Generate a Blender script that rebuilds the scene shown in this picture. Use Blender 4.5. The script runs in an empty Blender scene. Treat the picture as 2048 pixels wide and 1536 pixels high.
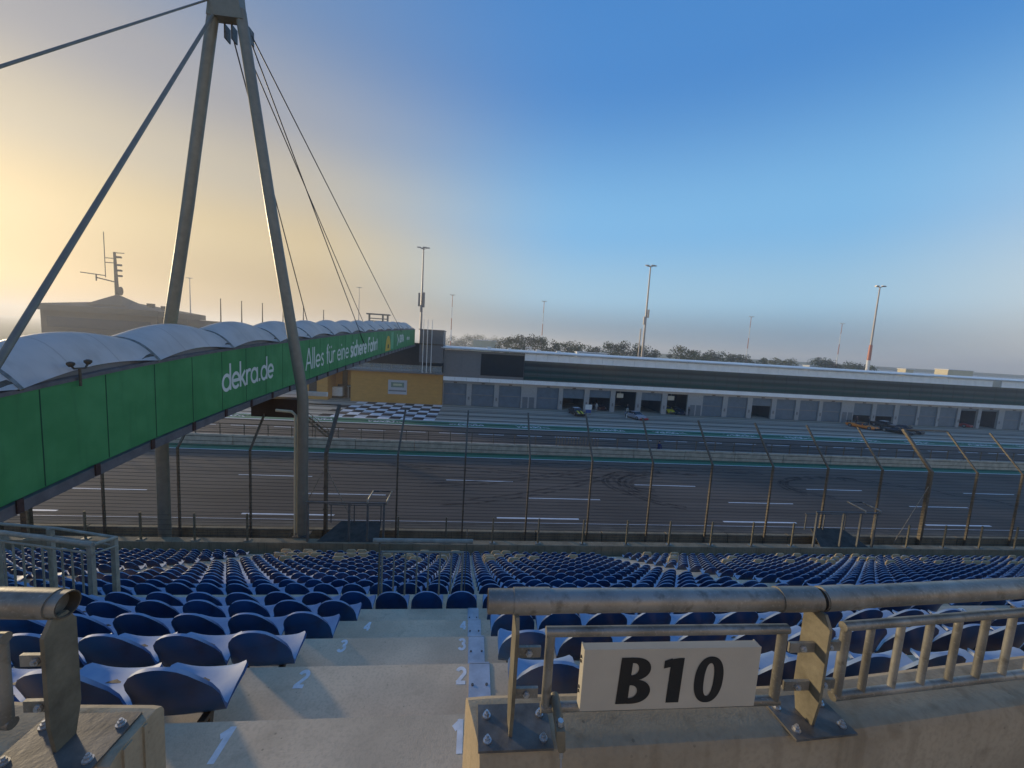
import bpy, bmesh, math, random
from mathutils import Vector, Matrix
random.seed(7)
R = math.radians
scene = bpy.context.scene
C = scene.collection

# ------------------------------------------------------------------ helpers
class MB:
    def __init__(s): s.v = []; s.f = []
    def add(s, vs, fs):
        o = len(s.v); s.v += [tuple(v) for v in vs]; s.f += [tuple(i + o for i in f) for f in fs]; return s
    def box(s, x0, x1, y0, y1, z0, z1):
        return s.add([(x0,y0,z0),(x1,y0,z0),(x1,y1,z0),(x0,y1,z0),(x0,y0,z1),(x1,y0,z1),(x1,y1,z1),(x0,y1,z1)],
                     [(3,2,1,0),(4,5,6,7),(0,1,5,4),(1,2,6,5),(2,3,7,6),(3,0,4,7)])
    def rbox(s, x0, x1, y0, y1, z0, z1, c=.01):
        # box with chamfered vertical and top edges
        def ring(z, d): return [(x0+c+d*0+ (0 if d else 0), y0, z)]
        P = lambda d: [(x0+d,y0+c+d,0),(x0+c+d,y0+d,0),(x1-c-d,y0+d,0),(x1-d,y0+c+d,0),(x1-d,y1-c-d,0),(x1-c-d,y1-d,0),(x0+c+d,y1-d,0),(x0+d,y1-c-d,0)]
        L = [[(p[0],p[1],z0) for p in P(0)], [(p[0],p[1],z1-c) for p in P(0)], [(p[0],p[1],z1) for p in P(c*.8)]]
        return s.loft(L, True, True)
    def loft(s, rings, close=True, caps=False):
        n = len(rings[0]); vs = [p for r in rings for p in r]; fs = []
        for i in range(len(rings)-1):
            for j in range(n if close else n-1):
                k = (j+1) % n; fs.append((i*n+j, i*n+k, (i+1)*n+k, (i+1)*n+j))
        if caps:
            fs.append(tuple(range(n-1,-1,-1))); b = (len(rings)-1)*n; fs.append(tuple(range(b, b+n)))
        return s.add(vs, fs)
    def tube(s, pts, r, n=8, caps=True):
        pts = [Vector(p) for p in pts]; rs = r if isinstance(r, (list, tuple)) else [r]*len(pts)
        rings = []; ref = None
        for i, p in enumerate(pts):
            a = pts[max(0,i-1)]; b = pts[min(len(pts)-1,i+1)]
            d = (b-a).normalized()
            if ref is None: ref = Vector((0,0,1)) if abs(d.z) < .9 else Vector((1,0,0))
            u = d.cross(ref).normalized(); w = u.cross(d)
            ref = w if abs(w.dot(d)) < .9 else ref
            rings.append([tuple(p + (u*math.cos(t)+w*math.sin(t))*rs[i]) for t in [2*math.pi*k/n for k in range(n)]])
        return s.loft(rings, True, caps)
    def bar(s, p, q, w, h, up=(0,0,1)):
        p = Vector(p); q = Vector(q); d = (q-p).normalized(); u = d.cross(Vector(up))
        if u.length < 1e-4: u = d.cross(Vector((0,1,0)))
        u.normalize(); v = u.cross(d)
        c = lambda o: [tuple(o+u*a*w/2+v*b*h/2) for a, b in ((-1,-1),(1,-1),(1,1),(-1,1))]
        return s.loft([c(p), c(q)], True, True)
    def prism(s, poly, f):  # poly 2D list, f(p, t) -> 3D for t in 0,1
        return s.loft([[f(p,0) for p in poly],[f(p,1) for p in poly]], True, True)
    def sheet(s, x0, x1, y0, y1, z):
        return s.add([(x0,y0,z),(x1,y0,z),(x1,y1,z),(x0,y1,z)], [(0,1,2,3)])
    def build(s, name, mat, parent=None, smooth=False, auto=None):
        me = bpy.data.meshes.new(name)
        vs = s.v
        if parent is not None:
            wl = parent['_w']; vs = [(a-wl[0], b-wl[1], c-wl[2]) for a, b, c in s.v]
        me.from_pydata(vs, [], s.f); me.validate()
        bm = bmesh.new(); bm.from_mesh(me); bmesh.ops.recalc_face_normals(bm, faces=bm.faces); bm.to_mesh(me); bm.free()
        if mat: me.materials.append(mat)
        if smooth:
            me.polygons.foreach_set('use_smooth', [True]*len(me.polygons))
            me.set_sharp_from_angle(angle=R(auto or 40))
        o = bpy.data.objects.new(name, me); C.objects.link(o)
        if parent is not None:
            o.parent = parent; o['_w'] = parent['_w']
        else: o['_w'] = (0,0,0)
        return o

def tag(o, label, cat, group=None, kind=None):
    o['label'] = label; o['category'] = cat
    if group: o['group'] = group
    if kind: o['kind'] = kind
    return o
def thing(name, label, cat, loc=(0,0,0), group=None, rz=0):
    o = bpy.data.objects.new(name, None); C.objects.link(o); o.location = loc; o['_w'] = loc
    o.empty_display_size = .2
    if rz: o.rotation_euler = (0,0,rz); o['_w'] = (0,0,0)   # rotated things are modelled in local coordinates
    return tag(o, label, cat, group)
def local(name, label, cat, loc, rz=0, group=None):
    o = thing(name, label, cat, loc, group); o.rotation_euler = (0,0,rz); o['_w'] = (0,0,0); return o
def struct(mb, name, mat, label=None):
    o = mb.build(name, mat); o['kind'] = 'structure'
    if label: o['label'] = label
    return o
def dup(root, loc, rz=None, label=None, group=None):
    r = root.copy(); C.objects.link(r); r.location = loc
    if rz is not None: r.rotation_euler = (0,0,rz)
    if label: r['label'] = label
    if group: r['group'] = group
    for ch in [o for o in kids.get(root.name, ())]:
        c = ch.copy(); C.objects.link(c); c.parent = r
        for g in kids.get(ch.name, ()):
            d = g.copy(); C.objects.link(d); d.parent = c
    return r
kids = {}
def index_kids(root):
    for o in bpy.data.objects:
        if o.parent == root: kids.setdefault(root.name, []).append(o); index_kids(o)

# ------------------------------------------------------------------ materials
def mat(name, col, rough=.6, metal=0, noise=0, scale=5, bump=0, bscale=None, col2=None, spec=.5, stretch=None, detail=6):
    m = bpy.data.materials.new(name); m.use_nodes = True
    nt = m.node_tree; b = nt.nodes['Principled BSDF']
    b.inputs['Base Color'].default_value = (*col, 1); b.inputs['Roughness'].default_value = rough
    b.inputs['Metallic'].default_value = metal; b.inputs['Specular IOR Level'].default_value = spec
    if noise or bump:
        tc = nt.nodes.new('ShaderNodeTexCoord'); src = tc.outputs['Object']
        if stretch:
            mp = nt.nodes.new('ShaderNodeMapping'); mp.inputs['Scale'].default_value = stretch
            nt.links.new(src, mp.inputs['Vector']); src = mp.outputs['Vector']
    if noise:
        n = nt.nodes.new('ShaderNodeTexNoise'); n.inputs['Scale'].default_value = scale; n.inputs['Detail'].default_value = detail
        n.inputs['Roughness'].default_value = .65
        nt.links.new(src, n.inputs['Vector'])
        r = nt.nodes.new('ShaderNodeValToRGB'); r.color_ramp.elements[0].position = .3; r.color_ramp.elements[1].position = .72
        c2 = col2 or tuple(min(1, c*(1+noise)) for c in col); c1 = tuple(c*(1-noise) for c in col)
        r.color_ramp.elements[0].color = (*c1,1); r.color_ramp.elements[1].color = (*c2,1)
        nt.links.new(n.outputs['Fac'], r.inputs['Fac']); nt.links.new(r.outputs['Color'], b.inputs['Base Color'])
    if bump:
        n2 = nt.nodes.new('ShaderNodeTexNoise'); n2.inputs['Scale'].default_value = bscale or scale*6; n2.inputs['Detail'].default_value = 8
        nt.links.new(src, n2.inputs['Vector'])
        bp = nt.nodes.new('ShaderNodeBump'); bp.inputs['Strength'].default_value = bump; bp.inputs['Distance'].default_value = .01
        nt.links.new(n2.outputs['Fac'], bp.inputs['Height']); nt.links.new(bp.outputs['Normal'], b.inputs['Normal'])
    return m

def mixc(nt, fac, a, b):
    m = nt.nodes.new('ShaderNodeMix'); m.data_type = 'RGBA'
    for s, v in ((0, fac), (6, a), (7, b)):
        if isinstance(v, (int, float)): m.inputs[s].default_value = v
        elif isinstance(v, tuple): m.inputs[s].default_value = (*v, 1)
        else: nt.links.new(v, m.inputs[s])
    return m.outputs[2]
def math_(nt, op, a, b=None, c=None, clamp=False):
    m = nt.nodes.new('ShaderNodeMath'); m.operation = op; m.use_clamp = clamp
    for i, v in enumerate((a, b, c)):
        if v is None: continue
        if isinstance(v, (int, float)): m.inputs[i].default_value = v
        else: nt.links.new(v, m.inputs[i])
    return m.outputs[0]
def noise_(nt, scale, detail=5, vec=None, stretch=None):
    n = nt.nodes.new('ShaderNodeTexNoise'); n.inputs['Scale'].default_value = scale; n.inputs['Detail'].default_value = detail
    if vec is None:
        vec = nt.nodes.new('ShaderNodeTexCoord').outputs['Object']
    if stretch:
        mp = nt.nodes.new('ShaderNodeMapping'); mp.inputs['Scale'].default_value = stretch
        nt.links.new(vec, mp.inputs['Vector']); vec = mp.outputs['Vector']
    nt.links.new(vec, n.inputs['Vector']); return n.outputs['Fac']
def sstep(nt, x, a, b):
    m = nt.nodes.new('ShaderNodeMapRange'); m.interpolation_type = 'SMOOTHSTEP'
    nt.links.new(x, m.inputs[0]); m.inputs[1].default_value = a; m.inputs[2].default_value = b
    return m.outputs[0]
def nodes(m): nt = m.node_tree; return nt, nt.nodes['Principled BSDF']

M = {}
# cast concrete with stains, pores and streaks
def concrete(name, base, dark, streak=False):
    m = mat(name, base, .85, spec=.25); nt, b = nodes(m)
    big = noise_(nt, 1.6, 6); fine = noise_(nt, 60, 5); mid = noise_(nt, 9, 6)
    c = mixc(nt, sstep(nt, big, .35, .68), base, tuple(x*.74 for x in base))
    c = mixc(nt, math_(nt, 'MULTIPLY', sstep(nt, mid, .55, .78), .6), c, dark)
    c = mixc(nt, math_(nt, 'MULTIPLY', sstep(nt, fine, .42, .7), .3), c, tuple(x*.55 for x in base))
    if streak:
        st = noise_(nt, 5, 4, stretch=(3,3,.25)); c = mixc(nt, math_(nt, 'MULTIPLY', sstep(nt, st, .5, .75), .55), c, dark)
    sp = nt.nodes.new('ShaderNodeTexVoronoi'); sp.inputs['Scale'].default_value = 22
    nt.links.new(nt.nodes.new('ShaderNodeTexCoord').outputs['Object'], sp.inputs['Vector'])
    spot = math_(nt, 'MULTIPLY', math_(nt, 'LESS_THAN', sp.outputs['Distance'], .11), sstep(nt, mid, .5, .62))
    c = mixc(nt, math_(nt, 'MULTIPLY', spot, .6), c, tuple(x*.35 for x in base))
    nt.links.new(c, b.inputs['Base Color'])
    bp = nt.nodes.new('ShaderNodeBump'); bp.inputs['Strength'].default_value = .35; bp.inputs['Distance'].default_value = .004
    nt.links.new(noise_(nt, 130, 4), bp.inputs['Height']); nt.links.new(bp.outputs['Normal'], b.inputs['Normal'])
    return m
M['step'] = concrete('step_concrete', (.76,.595,.40), (.50,.385,.25))
M['parapet'] = concrete('parapet_concrete', (.47,.375,.245), (.22,.165,.095), True)
M['barrier'] = concrete('barrier_concrete', (.34,.275,.18), (.13,.105,.065), True)
M['pitwall'] = concrete('pit_wall_concrete', (.52,.46,.37), (.38,.33,.26), True)
m = mat('galvanised_steel', (.36,.31,.215), .45, .5); nt, b = nodes(m)
c = mixc(nt, sstep(nt, noise_(nt, 6, 6), .36, .66), (.20,.185,.15), (.35,.335,.29))
c = mixc(nt, math_(nt, 'MULTIPLY', sstep(nt, noise_(nt, 24, 5), .5, .72), .75), c, (.14,.125,.095))
c = mixc(nt, math_(nt, 'MULTIPLY', sstep(nt, noise_(nt, 120, 3), .55, .75), .4), c, (.46,.44,.39))
nt.links.new(c, b.inputs['Base Color']); rr = nt.nodes.new('ShaderNodeMapRange'); nt.links.new(noise_(nt, 15, 5), rr.inputs[0]); rr.inputs[3].default_value = .3; rr.inputs[4].default_value = .65
nt.links.new(rr.outputs[0], b.inputs['Roughness'])
bp = nt.nodes.new('ShaderNodeBump'); bp.inputs['Strength'].default_value = .15; bp.inputs['Distance'].default_value = .002; nt.links.new(noise_(nt, 70, 5), bp.inputs['Height']); nt.links.new(bp.outputs['Normal'], b.inputs['Normal'])
M['galv'] = m
M['galvdark'] = mat('weathered_dark_steel', (.12,.10,.075), .6, .4, .4, 10, .12, 60)
M['post'] = mat('shaded_post_steel', (.20,.175,.12), .6, .35, .4, 9, .12, 60)  # galvanised steel darkened, the posts' shaded side put into its colour
M['plate'] = mat('base_plate_steel', (.14,.13,.115), .5, .5, .5, 9, .1, 60)
M['alu'] = mat('aluminium_plate', (.50,.50,.52), .45, .5, .2, 8, .05, 60)
M['bolt'] = mat('zinc_bolt', (.55,.54,.52), .35, .8, .2, 40)
M['white'] = mat('white_paint', (.72,.72,.70), .6, 0, .14, 3, .03)
M['linepaint'] = mat('road_line_paint', (.78,.78,.78), .6, 0, .12, 2)
M['digit'] = mat('stencil_paint', (.74,.74,.72), .7, 0, .18, 14, 0, None, (.92,.92,.90))
M['black'] = mat('black_lettering', (.012,.011,.010), .5, 0, .2, 20)
M['signface'] = mat('sign_panel', (.50,.455,.36), .5, 0, .07, 5, .02)
M['pylon'] = mat('painted_pylon_steel', (.20,.19,.155), .5, .25, .14, 3, .03)
M['cable'] = mat('steel_cable', (.10,.105,.12), .5, .5, .1, 8)
M['fencepost'] = mat('fence_post_steel', (.16,.135,.10), .6, .35, .3, 5)
M['wire'] = mat('fence_wire', (.035,.033,.03), .6, .4, .1, 5)
M['green'] = mat('green_banner', (.045,.215,.07), .55, 0, .18, 1.1, .06, 8)
nt, b = nodes(M['green'])
c = mixc(nt, sstep(nt, noise_(nt, 1.1, 5), .3, .72), (.05,.235,.072), (.075,.29,.10))
c = mixc(nt, math_(nt, 'MULTIPLY', sstep(nt, noise_(nt, 2.6, 5, stretch=(1,2,.18)), .52, .8), .35), c, (.03,.12,.045)); nt.links.new(c, b.inputs['Base Color'])  # wrinkle shading put into the colour as darker vertical streaks
bp = nt.nodes.new('ShaderNodeBump'); bp.inputs['Strength'].default_value = .5; bp.inputs['Distance'].default_value = .08
nt.links.new(noise_(nt, .9, 3, stretch=(1,1.6,.5)), bp.inputs['Height']); nt.links.new(bp.outputs['Normal'], b.inputs['Normal'])
M['greenline'] = mat('green_ground_paint', (.02,.17,.09), .6, 0, .2, 3)
M['seam'] = mat('banner_seam', (.015,.06,.03), .7)
M['banlet'] = mat('banner_lettering', (.68,.72,.67), .6, 0, .06, 2)
M['yellowfig'] = mat('banner_yellow', (.62,.42,.05), .6, 0, .15, 3)
M['palegreen'] = mat('banner_pale_green', (.15,.42,.22), .6, 0, .1, 3)
M['deck'] = mat('bridge_deck_steel', (.16,.15,.155), .55, .3, .25, 3, .05)
M['rust'] = mat('rusty_bracket', (.07,.035,.028), .7, .2, .3, 8)
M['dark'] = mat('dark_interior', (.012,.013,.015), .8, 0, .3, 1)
M['brown'] = mat('dark_brown_surface', (.045,.03,.022), .7, 0, .25, 1)
M['orange'] = mat('ochre_render', (.50,.25,.055), .8, 0, .12, .8, .05, 20, stretch=(1,1,3))
M['greyclad'] = mat('grey_metal_cladding', (.17,.17,.175), .5, .3, .1, 2)
M['panelgrey'] = mat('grey_panel', (.20,.19,.185), .6, .1, .08, 2)
M['fascia'] = mat('white_fascia', (.86,.87,.88), .5, .1, .08, .8)
M['block'] = mat('grey_blockwork', (.34,.335,.33), .85, 0, .12, 3)
M['roller'] = mat('blue_grey_shutter', (.12,.155,.19), .5, .2, .15, 1.2)
M['floor'] = mat('garage_floor', (.12,.12,.12), .6, 0, .2, 1)
M['tyre'] = mat('tyre_rubber', (.015,.015,.016), .8)
M['rim'] = mat('alloy_rim', (.35,.35,.36), .35, .8)
M['winglass'] = mat('car_glass', (.015,.02,.028), .08, 0)
M['gantry'] = mat('gantry_steel', (.15,.15,.14), .6, .3, .2, 3)
M['galvmatte'] = mat('matte_galvanised_steel', (.34,.31,.24), .7, .1, .25, 9)
M['ramp'] = mat('ramp_plate_steel', (.10,.092,.078), .95, 0, .3, 3, spec=.1)
M['skin'] = mat('skin', (.42,.26,.19), .6)
M['hair'] = mat('dark_hair', (.03,.02,.015), .7)
M['trunk'] = mat('bark', (.05,.04,.03), .9, 0, .3, 4)
M['redband'] = mat('red_mast_paint', (.42,.15,.10), .5, .1, .1, 2)
M['mast'] = mat('mast_steel', (.36,.33,.31), .5, .4, .1, 2)
M['cream'] = mat('cream_panel', (.60,.53,.36), .6, 0, .1, 1)
M['farbuilding'] = mat('far_building', (.09,.065,.037), .8, 0, .15, .3)
M['farroof'] = mat('far_roof', (.09,.07,.045), .7, 0, .15, .3)

def paint(name, col, rough=.3): return mat(name, col, rough, .1, .06, 3)

# membrane: translucent PVC
m = mat('membrane_fabric', (.70,.70,.71), .5, 0); nt, b = nodes(m)
tr = nt.nodes.new('ShaderNodeBsdfTranslucent'); tr.inputs['Color'].default_value = (.80,.76,.66,1)
mx = nt.nodes.new('ShaderNodeMixShader'); mx.inputs[0].default_value = .45
cc = mixc(nt, sstep(nt, noise_(nt, .9, 5, stretch=(1,1.6,1)), .4, .7), (.86,.86,.85), (.70,.70,.69))
ys_ = nt.nodes.new('ShaderNodeSeparateXYZ'); nt.links.new(nt.nodes.new('ShaderNodeTexCoord').outputs['Object'], ys_.inputs[0])
sm_ = math_(nt, 'LESS_THAN', math_(nt, 'ABSOLUTE', math_(nt, 'SINE', math_(nt, 'MULTIPLY', ys_.outputs['Y'], math.pi/1.333))), .045)
cc = mixc(nt, math_(nt, 'MULTIPLY', sm_, .45), cc, (.33,.33,.34))
st_ = sstep(nt, noise_(nt, 2.2, 5, stretch=(.5,2.5,1)), .52, .8); cc = mixc(nt, math_(nt, 'MULTIPLY', st_, .3), cc, (.42,.40,.36)); nt.links.new(cc, b.inputs['Base Color'])
out = nt.nodes['Material Output']
nt.links.new(b.outputs[0], mx.inputs[1]); nt.links.new(tr.outputs[0], mx.inputs[2]); nt.links.new(mx.outputs[0], out.inputs['Surface'])
M['membrane'] = m
# facade glass, with reflected seat rows painted into its colour as bands
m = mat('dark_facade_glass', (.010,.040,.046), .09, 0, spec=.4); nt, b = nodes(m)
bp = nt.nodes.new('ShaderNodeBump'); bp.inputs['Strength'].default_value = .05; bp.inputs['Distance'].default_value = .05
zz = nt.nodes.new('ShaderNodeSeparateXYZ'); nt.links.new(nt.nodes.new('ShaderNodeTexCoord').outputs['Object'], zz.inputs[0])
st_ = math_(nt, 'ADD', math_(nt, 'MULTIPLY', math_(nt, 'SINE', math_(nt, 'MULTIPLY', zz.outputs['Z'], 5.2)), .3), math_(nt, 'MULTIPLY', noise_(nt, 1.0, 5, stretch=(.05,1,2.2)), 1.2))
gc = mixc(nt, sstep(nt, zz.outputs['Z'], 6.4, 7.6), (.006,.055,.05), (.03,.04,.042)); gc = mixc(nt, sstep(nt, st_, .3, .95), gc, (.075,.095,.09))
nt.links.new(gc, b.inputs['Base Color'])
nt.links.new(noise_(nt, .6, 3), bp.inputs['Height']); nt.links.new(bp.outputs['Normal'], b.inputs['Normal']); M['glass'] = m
m = mat('clear_balustrade_glass', (.6,.66,.66), .1); nt, b = nodes(m); b.inputs['Alpha'].default_value = .22; M['clearglass'] = m
# seat plastic: deep blue, bleached chalky on faces that look at the sky
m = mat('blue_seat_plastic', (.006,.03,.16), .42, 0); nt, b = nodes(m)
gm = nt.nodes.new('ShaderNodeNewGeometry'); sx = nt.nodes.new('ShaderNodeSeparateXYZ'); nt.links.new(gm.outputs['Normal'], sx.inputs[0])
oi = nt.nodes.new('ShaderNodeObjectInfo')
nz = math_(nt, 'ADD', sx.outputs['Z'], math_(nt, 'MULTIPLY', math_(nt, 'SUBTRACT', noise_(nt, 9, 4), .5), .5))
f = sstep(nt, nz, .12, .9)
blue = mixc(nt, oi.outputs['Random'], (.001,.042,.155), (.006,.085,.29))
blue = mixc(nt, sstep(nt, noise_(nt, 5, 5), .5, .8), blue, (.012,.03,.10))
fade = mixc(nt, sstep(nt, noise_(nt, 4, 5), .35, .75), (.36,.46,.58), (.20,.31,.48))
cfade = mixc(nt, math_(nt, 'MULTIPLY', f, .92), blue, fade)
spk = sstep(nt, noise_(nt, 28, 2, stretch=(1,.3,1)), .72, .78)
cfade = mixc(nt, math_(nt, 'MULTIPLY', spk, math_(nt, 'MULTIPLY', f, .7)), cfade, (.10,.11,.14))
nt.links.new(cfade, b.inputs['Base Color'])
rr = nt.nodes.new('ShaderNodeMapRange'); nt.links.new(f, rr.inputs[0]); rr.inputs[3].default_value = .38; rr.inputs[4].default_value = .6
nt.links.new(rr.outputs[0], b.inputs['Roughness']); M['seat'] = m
M['beige'] = mat('beige_seat_cover', (.56,.42,.24), .7, 0, .16, 6)
# asphalt with fine aggregate and long rubbered streaks
def asphalt(name, base, streak):
    m = mat(name, base, .9, spec=.2); nt, b = nodes(m)
    c = mixc(nt, sstep(nt, noise_(nt, .12, 6), .35, .7), base, tuple(x*.72 for x in base))
    c = mixc(nt, math_(nt, 'MULTIPLY', sstep(nt, noise_(nt, .5, 4, stretch=(.05,1.5,1)), .45, .75), streak), c, tuple(x*.5 for x in base))
    c = mixc(nt, math_(nt, 'MULTIPLY', noise_(nt, 14, 5), .5), c, tuple(x*.7 for x in base))
    nt.links.new(c, b.inputs['Base Color']); return m
M['track'] = asphalt('track_asphalt', (.165,.137,.112), .55)
M['pitlane'] = asphalt('pit_lane_asphalt', (.150,.126,.104), .4)
M['rubber'] = mat('tyre_rubber_mark', (.03,.028,.029), .9)
nt, b = nodes(M['rubber']); b.inputs['Alpha'].default_value = .45
nt.links.new(math_(nt, 'MULTIPLY', sstep(nt, noise_(nt, 1.2, 5), .3, .7), .5), b.inputs['Alpha'])
# apron: concrete lanes in long strips
m = mat('apron_concrete', (.42,.385,.32), .85, spec=.25); nt, b = nodes(m)
tcn = nt.nodes.new('ShaderNodeTexCoord'); sp = nt.nodes.new('ShaderNodeSeparateXYZ'); nt.links.new(tcn.outputs['Object'], sp.inputs[0])
w1 = math_(nt, 'SINE', math_(nt, 'MULTIPLY', sp.outputs['Y'], 3.3)); w2 = math_(nt, 'SINE', math_(nt, 'MULTIPLY', sp.outputs['Y'], 1.37))
w = math_(nt, 'ADD', math_(nt, 'MULTIPLY', w1, .5), math_(nt, 'ADD', math_(nt, 'MULTIPLY', w2, .35), math_(nt, 'MULTIPLY', noise_(nt, .4, 5, stretch=(.12,1,1)), .9)))
c = mixc(nt, sstep(nt, w, -.1, 1.2), (.44,.39,.31), (.24,.215,.165)); nt.links.new(c, b.inputs['Base Color']); M['apron'] = m
M['grass'] = mat('grass_ground', (.065,.085,.028), .95, 0, .35, .05, .2, 2)
M['gravel'] = mat('verge_ground', (.12,.105,.085), .95, 0, .3, .6, .2, 12)
M['paddock'] = mat('paddock_asphalt', (.10,.10,.095), .9, 0, .2, .05)
def leafmat(name, a, bcol):
    m = mat(name, a, .85, spec=.2); nt, b = nodes(m)
    c = mixc(nt, sstep(nt, noise_(nt, .55, 4), .35, .7), a, bcol)
    g2 = nt.nodes.new('ShaderNodeNewGeometry'); c = mixc(nt, math_(nt,'MULTIPLY', g2.outputs['Random Per Island'], .55), c, tuple(x*.45 for x in a))
    nt.links.new(c, b.inputs['Base Color']); return m
M['leafa'] = leafmat('leaves_dark', (.045,.085,.025), (.075,.11,.035)); M['leafb'] = leafmat('leaves_olive', (.09,.115,.035), (.13,.13,.04))
M['leafc'] = leafmat('leaves_deep', (.03,.06,.028), (.045,.08,.032))

# ------------------------------------------------------------------ stroke lettering
def arc(cx, cy, rx, ry, a0, a1, n=14):
    return [(cx+rx*math.cos(R(a0+(a1-a0)*i/n)), cy+ry*math.sin(R(a0+(a1-a0)*i/n))) for i in range(n+1)]
G = {
 'd':([arc(.3,.3,.3,.3,0,360,22),[(.6,-.04),(.6,1.05)]],.80), 'e':([arc(.3,.3,.3,.3,0,318,20),[(.02,.3),(.63,.3)]],.74),
 'k':([[(0,-.04),(0,1.05)],[(.42,.62),(.0,.24)],[(.12,.33),(.46,-.04)]],.60), 'r':([[(0,-.04),(0,.64)],arc(.24,.34,.24,.26,170,55,8)],.46),
 'a':([arc(.3,.3,.3,.3,0,360,22),[(.6,-.04),(.6,.64)]],.80), '.':([[(.06,-.04),(.06,.10)]],.26),
 'A':([[(0,-.04),(.36,1.04)],[(.36,1.04),(.72,-.04)],[(.13,.3),(.59,.3)]],.86), 'l':([[(0,-.04),(0,1.05)]],.22),
 's':([[(.33,.53),(.25,.60),(.14,.60),(.06,.53),(.06,.43),(.14,.35),(.25,.28),(.33,.2),(.33,.09),(.25,0),(.12,0),(.02,.09)]],.48),
 'f':([[(.12,-.04),(.12,.85)]+arc(.30,.85,.18,.18,180,95,6),[(-.02,.6),(.28,.6)]],.40),
 'u':([[(0,.64),(0,.24)]+arc(.22,.23,.22,.24,180,360,10),[(.44,.64),(.44,-.04)]],.64),
 'v':([[(0,.64),(0,.24)]+arc(.22,.23,.22,.24,180,360,10),[(.44,.64),(.44,-.04)],[(.08,.80),(.08,.93)],[(.36,.80),(.36,.93)]],.64), # u umlaut
 'i':([[(0,-.04),(0,.64)],[(0,.80),(0,.93)]],.22), 'n':([[(0,-.04),(0,.64)],arc(.21,.36,.21,.26,180,0,10)+[(.42,-.04)]],.62),
 'c':([arc(.3,.3,.3,.3,48,312,18)],.56), 'h':([[(0,-.04),(0,1.05)],arc(.21,.36,.21,.26,180,0,10)+[(.42,-.04)]],.62),
 'F':([[(0,-.04),(0,1.0)],[(-.02,1),(.44,1)],[(0,.54),(.38,.54)]],.56), 't':([[(.12,-.04),(.12,.88)],[(-.02,.6),(.28,.6)]],.38), ' ':([],.34),
 'D':([[(0,-.05),(0,1.05)],[(0,0),(.25,0)]+arc(.25,.5,.36,.5,-90,90,12)+[(0,1)]],.84), 'E':([[(0,-.05),(0,1.05)],[(0,0),(.5,0)],[(0,.5),(.45,.5)],[(0,1),(.5,1)]],.72),
 'K':([[(0,-.05),(0,1.05)],[(.56,1.05),(.02,.45)],[(.18,.6),(.6,-.05)]],.80), 'R':([[(0,-.05),(0,1.05)],[(0,1),(.3,1)]+arc(.3,.75,.26,.25,90,-90,8)+[(0,.5)],[(.3,.5),(.6,-.05)]],.80),
 '1':([[(.30,-.02),(.30,1.02)],[(.34,.95),(.06,.72)]],.62), '2':([arc(.29,.72,.24,.24,165,-28,12)+[(.05,.07)],[(.0,.07),(.58,.07)]],.72),
 '3':([arc(.26,.74,.21,.21,160,-90,12),arc(.26,.27,.25,.26,90,-160,12)],.70), '4':([[(.44,-.02),(.44,1.0)],[(.44,.98),(.03,.28)],[(-.02,.28),(.62,.28)]],.74),
 '5':([[(.52,.95),(.12,.95),(.08,.52)],arc(.26,.30,.26,.28,140,-150,12)],.70), '6':([arc(.29,.29,.24,.26,0,360,16),[(.05,.29),(.12,.65),(.40,.97)]],.70),
 '7':([[(0,.94),(.56,.94),(.22,-.02)]],.68), '8':([arc(.28,.74,.2,.21,0,360,14),arc(.28,.27,.25,.26,0,360,14)],.70),
 '9':([arc(.28,.70,.24,.26,0,360,16),[(.52,.70),(.45,.33),(.16,.02)]],.70), '0':([arc(.29,.5,.25,.47,0,360,20)],.74),
}
def lettering(mb, txt, f, h, w, track=1.0, start=0):
    """f(u, v, lift) -> 3D; h letter height; w stroke width as a fraction of the height"""
    u0 = start; lift = 0
    for ch in txt:
        st, adv = G[ch]
        for pl in st:
            lift += 1
            n = len(pl); closed = n > 3 and math.dist(pl[0], pl[-1]) < 1e-3
            L = []; Rr = []
            for i, p in enumerate(pl):
                a = pl[i-1] if i else (pl[-2] if closed else p); b = pl[i+1] if i < n-1 else (pl[1] if closed else p)
                d1 = (p[0]-a[0], p[1]-a[1]); d2 = (b[0]-p[0], b[1]-p[1])
                l1 = math.hypot(*d1) or 1; l2 = math.hypot(*d2) or 1
                tx = d1[0]/l1+d2[0]/l2; ty = d1[1]/l1+d2[1]/l2; tl = math.hypot(tx,ty) or 1
                nx, ny = -ty/tl, tx/tl; k = w/2*(1/max(.5, math.hypot(tx,ty)/2) if (l1 != 1 or l2 != 1) and 0 < i < n-1 else 1)
                L.append((p[0]+nx*k, p[1]+ny*k)); Rr.append((p[0]-nx*k, p[1]-ny*k))
            vs = [f((u0+q[0])*h, q[1]*h, lift % 5) for pr in zip(L, Rr) for q in pr]
            mb.add(vs, [(2*i, 2*i+1, 2*i+3, 2*i+2) for i in range(n-1)])
        u0 += adv*track
    return u0*h

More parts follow.
